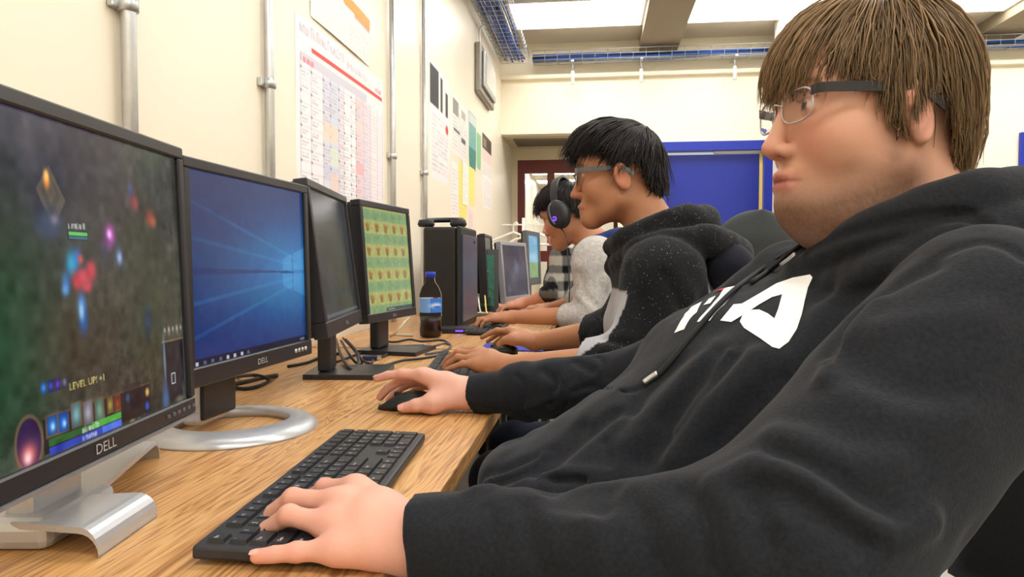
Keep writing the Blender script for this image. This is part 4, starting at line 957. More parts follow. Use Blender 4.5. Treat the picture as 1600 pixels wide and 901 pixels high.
# ---------------------------------------------------------------- hair
def hair(parent, hd, cen, rad, whorl, zcut, thick, n, col, wid=.0010, clump=.6, nclump=220, seed=1, steps=18, nout=10, over=.012, sweep=0., lift=None, cap=1.02, spike=0., tuck=.25, name='hair', rough=.4):
    r = np.random.default_rng(seed); cen, rad = np.array(cen), np.array(rad); wd = np.array(whorl, float); wd /= np.linalg.norm(wd)
    za, zv = zip(*zcut); ta, tv = zip(*thick)
    def zc(D): az = np.degrees(np.arctan2(D[:, 1], D[:, 0])); return np.where(az >= 0, np.interp(az, za, zv), np.interp(-az, za, zv)), np.interp(np.abs(az), ta, tv)
    def shape(D, R):
        """skull shell; below its widest line the hair hangs down instead of curving under"""
        hz = np.sqrt(D[:, 0]**2+D[:, 1]**2)+1e-6; dn = np.maximum(-D[:, 2], 0); f = np.where(D[:, 2] < 0, (1-tuck*dn**2)/hz, 1.)
        z = np.where(D[:, 2] < 0, D[:, 2]*.15, D[:, 2]*rad[2]*R); return np.stack([cen[0]+D[:, 0]*f*rad[0]*R, cen[1]+D[:, 1]*f*rad[1]*R, cen[2]+z], 1)
    def trace(D0, lay):
        """follow the flow away from the whorl; returns (steps, N, 3)"""
        N = len(D0); out = []; D = D0.copy(); alive = np.ones(N, bool); last = np.zeros(N); cut, _ = zc(D); jit = r.normal(0, over, N); ang = r.uniform(.05, .15, N)
        for k in range(steps):
            _, th = zc(D); t = k/(steps-1); grow = np.minimum(1, .35+1.1*t); R = 1+th*lay*grow
            if lift is not None: R = R+lift(D, t)*lay
            out.append(shape(D, R))
            tan = D*(D @ wd)[:, None]-wd; tan /= np.linalg.norm(tan, axis=1, keepdims=True)+1e-6
            side = np.cross(D, tan); v = tan+side*(sweep(D)[:, None] if callable(sweep) else sweep); v /= np.linalg.norm(v, axis=1, keepdims=True)
            Dn = D+v*(.10+ang[:, None]*.3); Dn /= np.linalg.norm(Dn, axis=1, keepdims=True); cut, _ = zc(Dn); zz = shape(Dn, np.ones(N))[:, 2]
            go = alive & (zz > cut+jit); D = np.where(go[:, None], Dn, D); alive = go; last += go
        O = np.stack(out); last = np.maximum(np.minimum(last, steps-1), .2); u = np.linspace(0, 1, nout)[:, None]*last[None]; i0 = np.minimum(u.astype(int), steps-2); fr = (u-i0)[..., None]; jj = np.arange(N)[None]
        return O[i0, jj]*(1-fr)+O[i0+1, jj]*fr
    def roots(m):
        D = r.normal(size=(m*3, 3)); D /= np.linalg.norm(D, axis=1, keepdims=True); cut, _ = zc(D); D = D[shape(D, np.ones(len(D)))[:, 2] > cut+.004][:m]; return D
    RC = roots(nclump); RS = roots(n); lc = r.uniform(.45, 1.0, len(RC)); ci = np.argmax(RS @ RC.T, axis=1)
    layer = np.clip(lc[ci]+r.normal(0, .16, len(RS)), .35, 1.25)
    PC = trace(RC, lc); PS = trace(RS, layer); tt = np.linspace(0, 1, nout)[:, None, None]
    offs = PC[:, ci]-PC[:1, ci]; tgt = PC[:, ci]+(PS[:1]-PC[:1, ci])*(1-.6*tt); PS = PS*(1-clump*tt)+tgt*clump*tt
    PS += r.normal(0, .0012, PS.shape)*tt
    if spike: PS += (r.normal(0, 1, (1, len(RS), 3))*spike)*tt**2
    S, N = PS.shape[:2]; PW = hd.W(PS.reshape(-1, 3)).reshape(S, N, 3); seg = np.linalg.norm(np.diff(PS, axis=0), axis=2).sum(0); ok = seg > .006; PW = PW[:, ok]; N = PW.shape[1]
    T = np.gradient(PW, axis=0); T /= np.linalg.norm(T, axis=2, keepdims=True)+1e-9; up = PW-hd.w(cen); sd = np.cross(T, up); sd /= np.linalg.norm(sd, axis=2, keepdims=True)+1e-9; nn = np.cross(sd, T)
    wv = (wid*r.uniform(.6, 1.5, N))[None, :, None]*np.interp(np.linspace(0, 1, S), [0, .15, .7, 1], [.7, 1, .9, .15])[:, None, None]
    V_ = np.stack([PW+wv*(math.cos(a)*sd+math.sin(a)*nn) for a in (math.pi/2, math.pi*7/6, math.pi*11/6)], 2); idx = np.arange(S*N*3).reshape(S, N, 3)
    fs = np.concatenate([np.stack([idx[:-1, :, k], idx[:-1, :, (k+1) % 3], idx[1:, :, (k+1) % 3], idx[1:, :, k]], -1).reshape(-1, 4) for k in range(3)])
    vs = V_.reshape(-1, 3); tone = np.clip(r.normal(1, .28, N)*(.75+.5*r.random(len(RC))[ci[ok]]), .35, 2.2); c = np.array(hexc(*col))[None]*np.repeat(np.tile(tone, (S, 1)).reshape(S*N)[:, None], 3, axis=0)
    # scalp cap underneath
    na, ne = 72, 40; az, elv = np.meshgrid(np.linspace(-math.pi, math.pi, na, endpoint=False), np.linspace(math.pi/2, -math.pi/2, ne), indexing='xy')
    D = np.stack([np.cos(elv)*np.cos(az), np.cos(elv)*np.sin(az), np.sin(elv)], -1); cut, th = zc(D.reshape(-1, 3)); Pc = shape(D.reshape(-1, 3), cap+.06*th).reshape(D.shape); m = (Pc[..., 2].ravel() > cut).reshape(D.shape[:2])
    Pz = Pc.copy(); q = hd.W(Pz.reshape(-1, 3)); ii = np.arange(na*ne).reshape(ne, na); f2 = []
    for e in range(ne-1):
        for a in range(na):
            b = (a+1) % na
            if m[e, a] and m[e+1, a] and m[e, b] and m[e+1, b]: f2.append((ii[e, a], ii[e+1, a], ii[e+1, b], ii[e, b]))
    k = len(vs); f2 = np.array(f2)+k
    vs = np.concatenate([vs, q]); c = np.concatenate([c, np.tile(np.array(hexc(*col))*.8, (len(q), 1))]); fs = np.concatenate([fs, f2])
    o = mesh(name, vs, fs, pm('hair_fibre', attr='Col', rough=rough, spec=.35), parent, True, True, c); return o
def glasses(name, label, hd, rimm, armm, full=True, xo=.112, hw=.026, hh=.0165, zo=-.002, yw=.034, thick=.0012, armz=.008, armh=.006):
    t = thing(name, label, 'glasses', tuple(hd.w((xo, 0, zo)))); R = hd
    lm = pm('spectacle_lens', (1, 1, 1), .02, trans=1., ior=1.12, spec=.6)
    for s_ in (-1, 1):
        loop = [(xo-.008*abs(math.cos(a)*hw+s_*yw*1 - 0)/.06, s_*yw+hw*np.sign(math.cos(a))*abs(math.cos(a))**.7, zo+hh*np.sign(math.sin(a))*abs(math.sin(a))**.75) for a in np.linspace(0, 2*math.pi, 28, endpoint=False)]
        P = [R.w(p) for p in loop]; v, f = tube_geo(P, thick, 7, False, True); mesh('rim', v, f, rimm, t, True, True)
        c = np.mean(P, axis=0); n = len(P); dx = hd.R[:, 0]*.0008; vs = [p+dx for p in P]+[p-dx for p in P]
        mesh('lens', vs, [tuple(range(n)), tuple(range(2*n-1, n-1, -1))]+[(i, i+n, (i+1) % n+n, (i+1) % n) for i in range(n)], lm, t, False, True)
        pts = [(xo-.006, s_*(yw+hw-.001), armz), (xo-.014, s_*(yw+hw+.009), armz+.001), (.045, s_*.0795, armz), (-.004, s_*.0835, armz-.003), (-.03, s_*.083, armz-.018)]
        q = smoothline(pts, 6); vs, fs = [], []
        for p in q:
            for dy, dz in ((-.0012, -armh/2), (.0012, -armh/2), (.0012, armh/2), (-.0012, armh/2)): vs.append(R.w((p[0], p[1]+dy, p[2]+dz)))
        for i in range(len(q)-1):
            for j in range(4): fs.append((i*4+j, i*4+(j+1) % 4, (i+1)*4+(j+1) % 4, (i+1)*4+j))
        fs += [(3, 2, 1, 0), tuple((len(q)-1)*4+j for j in range(4))]; mesh('temple', vs, fs, armm, t, False, True)
    v, f = tube_geo([R.w(p) for p in smoothline([(xo-.001, -(yw-hw)-.001, zo+.004), (xo+.003, 0, zo+.007), (xo-.001, (yw-hw)+.001, zo+.004)], 6)], thick*1.1, 7); mesh('bridge', v, f, rimm, t, True, True)
    return t
# ================================================================ PEOPLE
skinm = pm('skin', attr='Col', rough=.5, spec=.35, sss=.12, bump=(350, .10))
def fabric(name, bump=(700, .25), rough=.92, var=None): return pm(name, attr='Col', rough=rough, spec=.08, sheen=.08, bump=bump, var=var)
hoodm = fabric('hoodie_fleece', (420, .5), var=(260, .22))
chairm = pm('chair_fabric', hexc(30, 32, 34), .85, var=(300, .25), bump=(900, .4)); chairp = pm('chair_plastic', hexc(20, 20, 21), .5)
def C_(n, c): return np.tile(np.array(hexc(*c)), (n, 1))
def office_chair(label, loc, rz, bw=.46, bt=1.0, bz0=.56, seatz=.45, lean=.12, backm=None, top=.5, nm='office_chair', bx=.24):
    """faces local -x"""
    t = thing(nm, label, 'chair', loc, rz, 'office chairs'); bm = bmesh.new(); bbox(bm, (-.24, -.24, seatz-.08), (.22, .24, seatz), None, .035, 4); bmobj('seat', bm, chairm, t, True)
    n, m = 26, 14; vs, fs = [], []
    for side in (0, 1):
        for i in range(n+1):
            v = math.sin(math.pi/2*i/n); z = bz0+(bt-bz0)*v
            w_ = bw/2*(1-.12*(1-v)**2)*((1-max(0, (v-(1-top))/top)**2.4)**.5 if v > 1-top else 1)+.004
            for j in range(m+1):
                u_ = 2*j/m-1; x = bx+lean*v+.035*(1-abs(u_)**2)*1.0-.02*math.sin(v*3)-(.0 if side == 0 else 0); x += .03*side*(1-abs(u_)**4)*min(1, (1-v)*6+.15)
                vs.append((x, u_*w_, z))
    K = (n+1)*(m+1)
    for side in (0, 1):
        for i in range(n):
            for j in range(m):
                a = side*K+i*(m+1)+j; q = (a, a+1, a+m+2, a+m+1); fs.append(q if side else q[::-1])
    for i in range(n):
        for j in (0, m):
            a = i*(m+1)+j; b = a+m+1; q = (a, b, b+K, a+K); fs.append(q if j else q[::-1])
    for j in range(m): fs.append((n*(m+1)+j, n*(m+1)+j+1, n*(m+1)+j+1+K, n*(m+1)+j+K)); fs.append((j+1, j, j+K, j+1+K))
    mesh('backrest', vs, fs, backm or chairm, t, True)
    tube('back_bar', [(.05, 0, seatz-.09), (bx-.02, 0, seatz-.07), (bx+.075, 0, seatz+.03), (bx+.075, 0, bz0+.1)], .018, chairp, t, 8)
    tube('gas_column', [(0, 0, .1), (0, 0, seatz-.085)], .025, chairp, t, 14, 0)
    for k in range(5):
        a = 2*math.pi*k/5+.3; d = Vector((math.cos(a), math.sin(a), 0)); tube('base_leg', [(0, 0, .10), tuple(d*.15+Vector((0, 0, .09))), tuple(d*.29+Vector((0, 0, .07)))], [.022, .018, .014], chairp, t, 8)
        lathe('caster', [(0, -.012), (.026, -.01), (.028, 0), (.026, .01), (0, .012)], chairp, t, seg=14, M=Matrix.Translation(d*.29+Vector((0, 0, .029))) @ Matrix.Rotation(a, 4, 'Z') @ Matrix.Rotation(math.pi/2, 4, 'X'))
    return t
def legs(P, y0, hipx, hipz, kneex, col, shoe=(30, 30, 32), sp=.1, name='trousers', r=.085):
    F = Field(); S = []
    F.add(rc((hipx, y0-.08, hipz), (hipx, y0+.08, hipz), r*1.45, r*1.45), .03)
    for s_ in (-1, 1):
        k = (kneex, y0+s_*(sp+.04), hipz-.02); an = (kneex+.03, y0+s_*(sp+.03), .1)
        F.add(rc((hipx, y0+s_*sp*.9, hipz), k, r, r*.72), .04); F.add(inter(rc(k, an, r*.72, r*.55), half((0, 0, .07), (0, 0, -1))), .03); S.append(an)
    V_, Q = F.mesh((kneex-.12, y0-.35, .02), (hipx+.2, y0+.35, hipz+.2), .007); mesh(name, V_, Q, fabric('denim', (500, .3)), P, True, True, C_(len(V_), col))
    for an in S:
        G = Field(); G.add(rc((an[0]+.03, an[1], .045), (an[0]-.13, an[1], .035), .045, .038, ((0, 1, 0), 1.05)), .01).add(rc((an[0]+.02, an[1], .05), (an[0]+.02, an[1], .09), .042, .04), .02)
        G.sub(half((0, 0, .002), (0, 0, 1)), .004); V_, Q = G.mesh((an[0]-.2, an[1]-.08, -.02), (an[0]+.1, an[1]+.08, .15), .006); mesh('shoe', V_, Q, fabric('shoe_canvas', (200, .2)), P, True, True, C_(len(V_), shoe))
# ---------------------------------------------------------------- person 1: dark hoodie, foreground
P1 = thing('person', 'foreground person in a charcoal hoodie with white lettering, glasses and brown mop hair', 'person', (.2, .85, 0), 0, 'people at the computers')
H1 = Head((.300, .835, 1.178), (-1, -.20, .0), (.04, 0, 1), 1.03)
B1 = Field(); H1.field(B1, fat=1., nose=.99)
nk = (.405, .85, 1.0)
B1.add(rc(H1.w((-.03, 0, -.05)), nk, .061, .070), .03); B1.add(el(H1.w((.0, 0, -.12)), (.06, .055, .045)), .04)
B1.add(rc(nk, (.2, .85, .78), .07, .07), .05); B1.add(rc((.2, .85, .78), (.14, .85, .66), .07, .07), .05); B1.add(rc((.36, .68, .955), (.36, 1.02, .955), .05, .05), .04)
LS, LE, LWr = np.array((.33, .645, .955)), np.array((.150, .545, .800)), at(646, 846, .60)
RS_, RE, RWr = np.array((.285, 1.05, .955)), np.array((.10, 1.16, .815)), at(738, 616, 1.25)
for S_, E_, W_ in ((LS, LE, LWr), (RS_, RE, RWr)):
    B1.add(rc(S_, E_, .045, .04), .03); B1.add(rc(E_, W_, .04, .026), .02)
a_ = at
L_f = [[at(556, 764, .672), at(508, 762, .690), at(480, 782, .700), at(466, 800, .704)],
       [at(528, 786, .640), at(458, 778, .652), at(427, 800, .660), at(412, 826, .660)],
       [at(518, 822, .612), at(452, 804, .622), at(418, 826, .630), at(405, 846, .628)],
       [at(528, 858, .584), at(464, 862, .581), at(428, 866, .579), at(402, 869, .578)]]
L_t = [at(620, 800, .66), at(590, 800, .70), at(560, 800, .72), at(535, 804, .73)]
tipsL = hand_field(B1, LWr, L_f, L_t, 1.06, .030)
R_f = [[at(662, 586, 1.235), at(628, 584, 1.238), at(606, 586, 1.24), at(589, 591, 1.243)],
       [at(664, 588, 1.262), at(625, 594, 1.265), at(606, 606, 1.268), at(594, 620, 1.27)],
       [at(668, 592, 1.285), at(634, 600, 1.30), at(618, 612, 1.305), at(608, 624, 1.305)],
       [at(676, 598, 1.305), at(652, 606, 1.325), at(640, 616, 1.33), at(632, 624, 1.33)]]
R_t = [at(708, 626, 1.225), at(676, 630, 1.215), at(650, 633, 1.21), at(630, 637, 1.212)]
tipsR = hand_field(B1, RWr, R_f, R_t, 1.04, .029)
V_, Q = B1.mesh((-.46, .48, .55), (.52, 1.38, 1.34), .0029)
col1 = H1.skin(V_, (203, 154, 130), (184, 96, 92), ((98, 72, 56), .85), (70, 50, 34), .3)
hm = V_[:, 0] < -.02; hc = np.array(hexc(218, 165, 146)); col1[hm] = hc
for tip in tipsL+tipsR:
    d = np.linalg.norm(V_-A3(tip), axis=1); m = np.exp(-(d/.014)**2)[:, None]*.45; col1 = col1*(1-m)+m*np.array(hexc(218, 128, 112))
for jn in [f[i] for f in L_f+R_f for i in (0, 1)]:
    d = np.linalg.norm(V_-A3(jn), axis=1); m = np.exp(-(d/.012)**2)[:, None]*.3; col1 = col1*(1-m)+m*np.array(hexc(216, 126, 108))
mesh('body', V_, Q, skinm, P1, True, True, col1)
# nails of the visible fingers
nailm = pm('finger_nail', hexc(232, 176, 160), .25)
def nail(P, f, r, up, name='finger_nail'):
    a, b = np.array(f[2]), np.array(f[3]); d = (b-a)/np.linalg.norm(b-a); u = np.array(up, float)-d*(np.array(up) @ d); u /= np.linalg.norm(u); s_ = np.cross(d, u); vs, fs = [], []; n = 6
    for i in range(n+1):
        for j in range(n+1):
            x, y = (i/n-.35)*r*1.75, (j/n*2-1); y *= .72*(1-.35*(abs(i/n-.5)*2)**3); th = y*.95; c = b+d*x*.75
            vs.append(c+u*r*1.045*math.cos(th)*(1-.12*max(0, x/r)**2)+s_*r*1.03*math.sin(th))
    for i in range(n):
        for j in range(n): fs.append((i*(n+1)+j, i*(n+1)+j+1, (i+1)*(n+1)+j+1, (i+1)*(n+1)+j))
    return mesh(name, vs, fs, nailm, P, True, True)
nail(P1, L_f[3], .0066, (-.3, -.3, 1)); nail(P1, R_t, .009, (-.2, -1, .45)); nail(P1, L_f[2], .0071, (-.6, -.3, .8)); nail(P1, R_f[0], .0071, (0, -.2, 1))
# hoodie
def hood_ring(F, pts, r, k=.012):
    q = smoothline(pts+[pts[0]], 4)
    rr_ = list(np.interp(np.linspace(0, 1, len(q)), np.linspace(0, 1, len(r)), r))
    for i in range(len(q)-1): F.add(rc(q[i], q[i+1], rr_[i], rr_[i+1]), k)
G1 = Field()
G1.add(rc((.365, .85, .925), (.21, .85, .815), .115, .148, ((-.26, .965, 0), 1.42)), .0)
G1.add(rc((.21, .85, .815), (.06, .85, .69), .148, .155, ((-.15, .99, 0), 1.2)), .05)
G1.add(rc((.06, .85, .68), (.16, .85, .58), .155, .165, ((0, 1, 0), 1.1)), .05)
G1.add(rc((.345, .93, .930), (.19, .94, .822), .108, .142), .04)
G1.add(el((-.032, .85, .708), (.116, .165, .060), np.array([[math.cos(.5), 0, math.sin(.5)], [0, 1, 0], [-math.sin(.5), 0, math.cos(.5)]])), .05)
G1.add(rc((.358, .68, .962), (.315, 1.03, .962), .072, .072), .05)
G1.add(rc(LS, LE, .086, .080), .020); cl = LWr+(LE-LWr)*.02
G1.add(rc(LE, LE+(LWr-LE)*.45, .074, .045), .025); G1.add(inter(rc(LE+(LWr-LE)*.4, LWr+(LWr-LE)*.05, .046, .039), half(LWr, (LWr-LE)/np.linalg.norm(LWr-LE)+np.array([0, -.25, .1]))), .012)
G1.add(rc(RS_, RE, .082, .066), .035)
G1.add(rc(RE, RE+(RWr-RE)*.6, .060, .045), .03); G1.add(inter(rc(RE+(RWr-RE)*.55, RWr+(RWr-RE)*.05, .045, .036), half(RWr, RWr-RE)), .012)
G1.add(rc(RE+(RWr-RE)*.69, RE+(RWr-RE)*.73, .049, .048), .005); G1.add(el(RE+(RWr-RE)*.70+np.array([0, 0, -.03]), (.03, .03, .028)), .012)
G1.sub(half((0, 0, .60), (0, 0, 1)), .02)
# hood collar
hood_ring(G1, [(.238, .845, 1.0), (.275, .765, 1.035), (.33, .735, 1.058), (.40, .745, 1.072), (.455, .80, 1.07), (.465, .87, 1.068), (.44, .93, 1.068), (.38, .965, 1.06), (.31, .945, 1.04), (.262, .90, 1.015)], [.016, .020, .026, .030, .032, .032, .030, .026, .022, .016], .012)
hood_ring(G1, [(.235, .84, .978), (.285, .745, 1.002), (.35, .712, 1.025), (.43, .725, 1.036), (.50, .79, 1.02), (.515, .87, 1.01), (.49, .95, 1.02), (.41, .99, 1.03), (.32, .97, 1.0), (.262, .91, .985)], [.016, .020, .027, .036, .044, .048, .044, .034, .024, .016], .010)
G1.add(el((.50, .86, .94), (.075, .14, .10)), .03)
base1 = Field(); base1.ops = list(G1.ops)
creases(G1, base1, (
    ([(906, 672), (880, 705), (851, 736)], .009, .013), ([(854, 750), (900, 748), (954, 752)], .008, .005), ([(850, 741), (900, 738), (950, 742)], -.005, .006), ([(848, 755), (858, 778), (877, 794)], -.007, .005), ([(878, 776), (905, 782), (935, 784)], .012, .012), ([(758, 749), (795, 740), (835, 723), (850, 712)], -.006, .006), ([(765, 758), (800, 750), (840, 734)], .006, .006), ([(1020, 590), (1002, 606), (977, 614), (951, 610), (925, 605), (906, 614), (883, 633), (864, 655), (848, 681), (835, 710)], .0035, .0028),
    ([(1138, 549), (1100, 610), (1054, 668)], -.005, .008), ([(1120, 549), (1075, 610), (1040, 655)], .005, .009), ([(820, 640), (860, 622), (900, 604)], -.003, .006), ([(870, 560), (880, 585), (878, 610)], -.003, .006), ([(930, 553), (945, 570), (950, 590)], .003, .006),
    ([(1296, 566), (1325, 515), (1362, 468), (1410, 430), (1470, 396), (1530, 376), (1570, 384), (1600, 402)], .0045, .0045),
    ([(1300, 545), (1340, 490), (1400, 440), (1450, 415)], .007, .010),
    ([(1290, 590), (1315, 540), (1370, 480)], -.006, .010), ([(1240, 560), (1275, 500), (1340, 440), (1400, 405)], -.005, .012), ([(1262, 570), (1300, 500), (1360, 445)], .006, .010),
    ([(1215, 600), (1160, 655), (1110, 710)], .008, .012), ([(1180, 560), (1110, 640), (1060, 715)], -.008, .016), ([(1140, 560), (1075, 640), (1010, 715)], .007, .014), ([(1105, 560), (1040, 630), (985, 690)], -.006, .014), ([(1060, 560), (1010, 610), (990, 640)], .005, .012),
    ([(1160, 742), (1190, 728), (1235, 738), (1290, 770), (1350, 812), (1410, 832), (1450, 815)], -.009, .010), ([(1180, 765), (1230, 768), (1290, 806), (1350, 842)], .007, .011), ([(1215, 715), (1270, 735), (1330, 775), (1390, 800)], .006, .010),
    ([(1165, 750), (1180, 790), (1200, 850)], .004, .008), ([(1120, 755), (1145, 800), (1160, 870)], -.004, .010), ([(1070, 770), (1100, 810), (1110, 880)], .004, .009), ([(1210, 680), (1260, 690), (1330, 720), (1400, 720)], -.004, .012), ([(1320, 560), (1400, 600), (1500, 610)], .004, .016), ([(1330, 620), (1420, 650), (1500, 640)], -.004, .016), ([(1350, 520), (1430, 510), (1520, 500)], -.003, .014),
    ([(900, 610), (930, 604), (965, 618), (1000, 614), (1030, 590), (1060, 560), (1090, 530)], .004, .005), ([(890, 622), (920, 612), (960, 626), (1005, 622), (1040, 596)], -.004, .005), ([(890, 622), (865, 660), (845, 700), (825, 730)], .004, .004), ([(900, 628), (875, 668), (855, 706)], -.004, .006),
    ([(760, 745), (800, 735), (850, 715), (900, 690), (960, 650)], .007, .010), ([(745, 770), (800, 760), (850, 742), (880, 740)], -.006, .009), ([(850, 745), (900, 742), (950, 748)], -.006, .006), ([(860, 760), (900, 762), (945, 760)], .010, .012), ([(850, 750), (858, 775), (880, 795)], -.007, .006), ([(945, 690), (953, 720), (955, 748)], .003, .003), ([(800, 690), (840, 660), (880, 640)], .005, .010),
    ([(806, 586), (818, 600), (817, 640)], .004, .004), ([(850, 580), (870, 600), (860, 630)], .004, .008), ([(900, 566), (925, 580)], .004, .008), ([(960, 548), (985, 562)], -.003, .008),
    ([(765, 790), (772, 840), (770, 900)], .003, .003), ([(820, 790), (830, 840), (850, 900)], .004, .008), ([(900, 785), (930, 830), (950, 890)], -.004, .010), ([(980, 780), (1010, 820), (1030, 880)], .004, .010),
    ([(1300, 372), (1360, 356), (1420, 345), (1480, 340), (1540, 352), (1600, 386)], .005, .005), ([(1310, 350), (1370, 325), (1430, 312), (1490, 308), (1545, 325)], -.003, .006), ([(1262, 392), (1330, 362), (1400, 343), (1460, 332), (1520, 336)], .004, .004)), 1.55)
nz1, nz2 = vnoise(14, .0030, 3), vnoise(38, .0010, 4); G1.bump(lambda P: nz1(P)+nz2(P), None)
V_, Q = G1.mesh((-.30, .42, .57), (.62, 1.36, 1.13), .0034)
mesh('hoodie', V_, Q, hoodm, P1, True, True, C_(len(V_), (35, 37, 42)))
HOOD = [o for o in P1.children if o.name.startswith('hoodie')][0]
# printed lettering laid onto the chest
def decal(F, polys, mat, parent, name, off=.0011, step=7):
    bm = bmesh.new()
    for poly in polys: bm.faces.new([bm.verts.new((x, y, 0)) for x, y in poly])
    bm.normal_update(); bmesh.ops.triangulate(bm, faces=bm.faces[:], ngon_method='EAR_CLIP')
    xs = [v.co.x for v in bm.verts]; ys = [v.co.y for v in bm.verts]
    for lo, hi, n in ((min(xs), max(xs), (1, 0, 0)), (min(ys), max(ys), (0, 1, 0))):
        k = lo+step
        while k < hi:
            bmesh.ops.bisect_plane(bm, geom=bm.verts[:]+bm.edges[:]+bm.faces[:], plane_co=(k, k, 0), plane_no=n); k += step
    bmesh.ops.triangulate(bm, faces=bm.faces[:]); bm.verts.ensure_lookup_table()
    px = [(v.co.x, v.co.y) for v in bm.verts]; P = F.hit(px); bad = np.isnan(P[:, 0])
    if bad.all(): bm.free(); print('decal missed', name); return None
    P[bad] = np.nanmean(P, axis=0); N = F.normal(P)
    for v, p, n, b in zip(bm.verts, P, N, bad): v.co = p+n*off
    bmesh.ops.delete(bm, geom=[v for v, b in zip(bm.verts, bad) if b], context='VERTS')
    bmesh.ops.recalc_face_normals(bm, faces=bm.faces[:]); return bmobj(name, bm, mat, parent, True, True)
def zz(pts): return [(1000+x/3.0025, 280+y/3.0025) for x, y in pts]
whitep = pm('white_print', hexc(240, 240, 240), .7); redpr = pm('red_print', hexc(200, 24, 40), .7)
Apoly = zz([(378, 665), (440, 590), (480, 586), (560, 540), (640, 492), (720, 462), (800, 448), (812, 462), (790, 510), (772, 575), (760, 640), (738, 705), (700, 765), (655, 798), (620, 790), (560, 745), (490, 700), (470, 670), (482, 642), (520, 616), (560, 614), (600, 632), (632, 656), (650, 610), (668, 543), (620, 556), (560, 590), (500, 630), (430, 672)])
decal(G1, [Apoly], whitep, HOOD, 'lettering')
def chest_print(F, polys, mat, parent, name, O, U_, V_ax, off=.0011, step=.006):
    """flat shapes (reading x, height) pressed straight onto the chest along its normal"""
    O, U_, V_ax = map(lambda q: np.array(q, float), (O, U_, V_ax)); n = np.cross(V_ax, U_); n /= np.linalg.norm(n); n = n if n[2] > 0 else -n; bm = bmesh.new()
    for poly in polys: bm.faces.new([bm.verts.new((x, y, 0)) for x, y in poly])
    bm.normal_update(); bmesh.ops.triangulate(bm, faces=bm.faces[:], ngon_method='EAR_CLIP')
    for i, no in ((0, (1, 0, 0)), (1, (0, 1, 0))):
        c = [v.co[i] for v in bm.verts]; k = min(c)+step
        while k < max(c): bmesh.ops.bisect_plane(bm, geom=bm.verts[:]+bm.edges[:]+bm.faces[:], plane_co=(k, k, 0), plane_no=no); k += step
    P = np.array([O+U_*v.co.x+V_ax*v.co.y+n*.12 for v in bm.verts]); t = np.zeros(len(P))
    for _ in range(60): t += F((P-n*t[:, None]).astype(np.float32))*.9
    P = P-n*t[:, None]; N = F.normal(P)
    for v, p, q in zip(bm.verts, P, N): v.co = p+q*off
    bmesh.ops.triangulate(bm, faces=bm.faces[:]); bmesh.ops.recalc_face_normals(bm, faces=bm.faces[:]); return bmobj(name, bm, mat, parent, True, True)
CO, CU, CV = (.13, .995, .95), (.12, -.993, 0), (.8, .08, .6)
for pl, mt in (([(.168, -.032), (.142, -.004), (.112, .018), (.070, .042), (.052, .054), (.060, .064), (.084, .055), (.128, .031), (.159, .006), (.182, -.022)], whitep),
               ([(.150, -.058), (.128, -.034), (.085, -.013), (.089, .001), (.140, -.021), (.162, -.048)], whitep), ([(.128, .000), (.119, -.006), (.098, .008), (.103, .016)], whitep),
               ([(.068, .020), (.090, .030), (.072, .046), (.044, .056), (.046, .038)], redpr)): chest_print(G1, [pl], mt, HOOD, 'lettering', CO, CU, CV)
# drawstring and zip pull
dsm = pm('drawstring', hexc(28, 28, 30), .8)
def on_surface(F, px, off):
    P = F.hit(px); ok = ~np.isnan(P[:, 0]); P = P[ok]
    if len(P) < 2: print('path missed', px[0]); P = np.array([at(*px[0], .8), at(*px[-1], .8)])
    return [p for p in P+F.normal(P)*off]
tube('drawstring', on_surface(G1, [(1252, 385), (1225, 402), (1190, 425), (1150, 455), (1115, 490), (1085, 525), (1055, 560), (1030, 588)], .003), .0034, dsm, HOOD, 7, world=True)
tube('drawstring_tip', on_surface(G1, [(1030, 586), (1018, 592), (1008, 599)], .004), .0036, galv, HOOD, 7, world=True)
tube('drawstring', on_surface(G1, [(1262, 378), (1235, 400), (1205, 425), (1175, 445)], .003), .0034, dsm, HOOD, 7, world=True)
tube('drawstring_tip', on_surface(G1, [(1250, 400), (1240, 408), (1228, 416)], .006), .0022, galv, HOOD, 6, world=True)
legs(P1, .85, .17, .56, -.36, (34, 44, 84), r=.09)
# brown mop of hair
def lift1(D, t): return np.where(D[:, 0] > .3, .05*np.sin(t*3), 0)
def sweep1(D): az = np.abs(np.degrees(np.arctan2(D[:, 1], D[:, 0]))); return np.where(D[:, 1] > 0, np.interp(az, [0, 40, 75, 110, 180], [-.30, -.12, .16, .42, .0]), np.interp(az, [0, 60, 180], [-.3, -.1, 0]))
hair(P1, H1, (-.004, 0, .034), (.092, .079, .086), (-.12, .12, .97),
     [(0, .008), (25, .010), (45, .014), (66, .010), (74, -.026), (82, -.046), (88, -.030), (94, .002), (112, -.004), (122, -.05), (138, -.08), (180, -.088)],
     [(0, .22), (40, .22), (70, .20), (88, .30), (118, .32), (150, .20), (180, .16)], 8000, (126, 102, 74), .0009, .45, 420, 5, over=.009, sweep=sweep1, lift=lift1, cap=1.02, spike=.0022)
glasses('eyeglasses', 'half-rimmed glasses with thick dark temple on the brown haired person', H1, pm('rim_pale', hexc(200, 186, 186), .25, .6), pm('temple_dark', hexc(24, 24, 28), .3), armh=.0095, armz=.008, xo=.099, zo=-.002)
office_chair('black fabric office chair under the person in the charcoal hoodie', (.26, .85, 0), 0, bw=.5, bt=.93, lean=.12, seatz=.46, bx=.25)
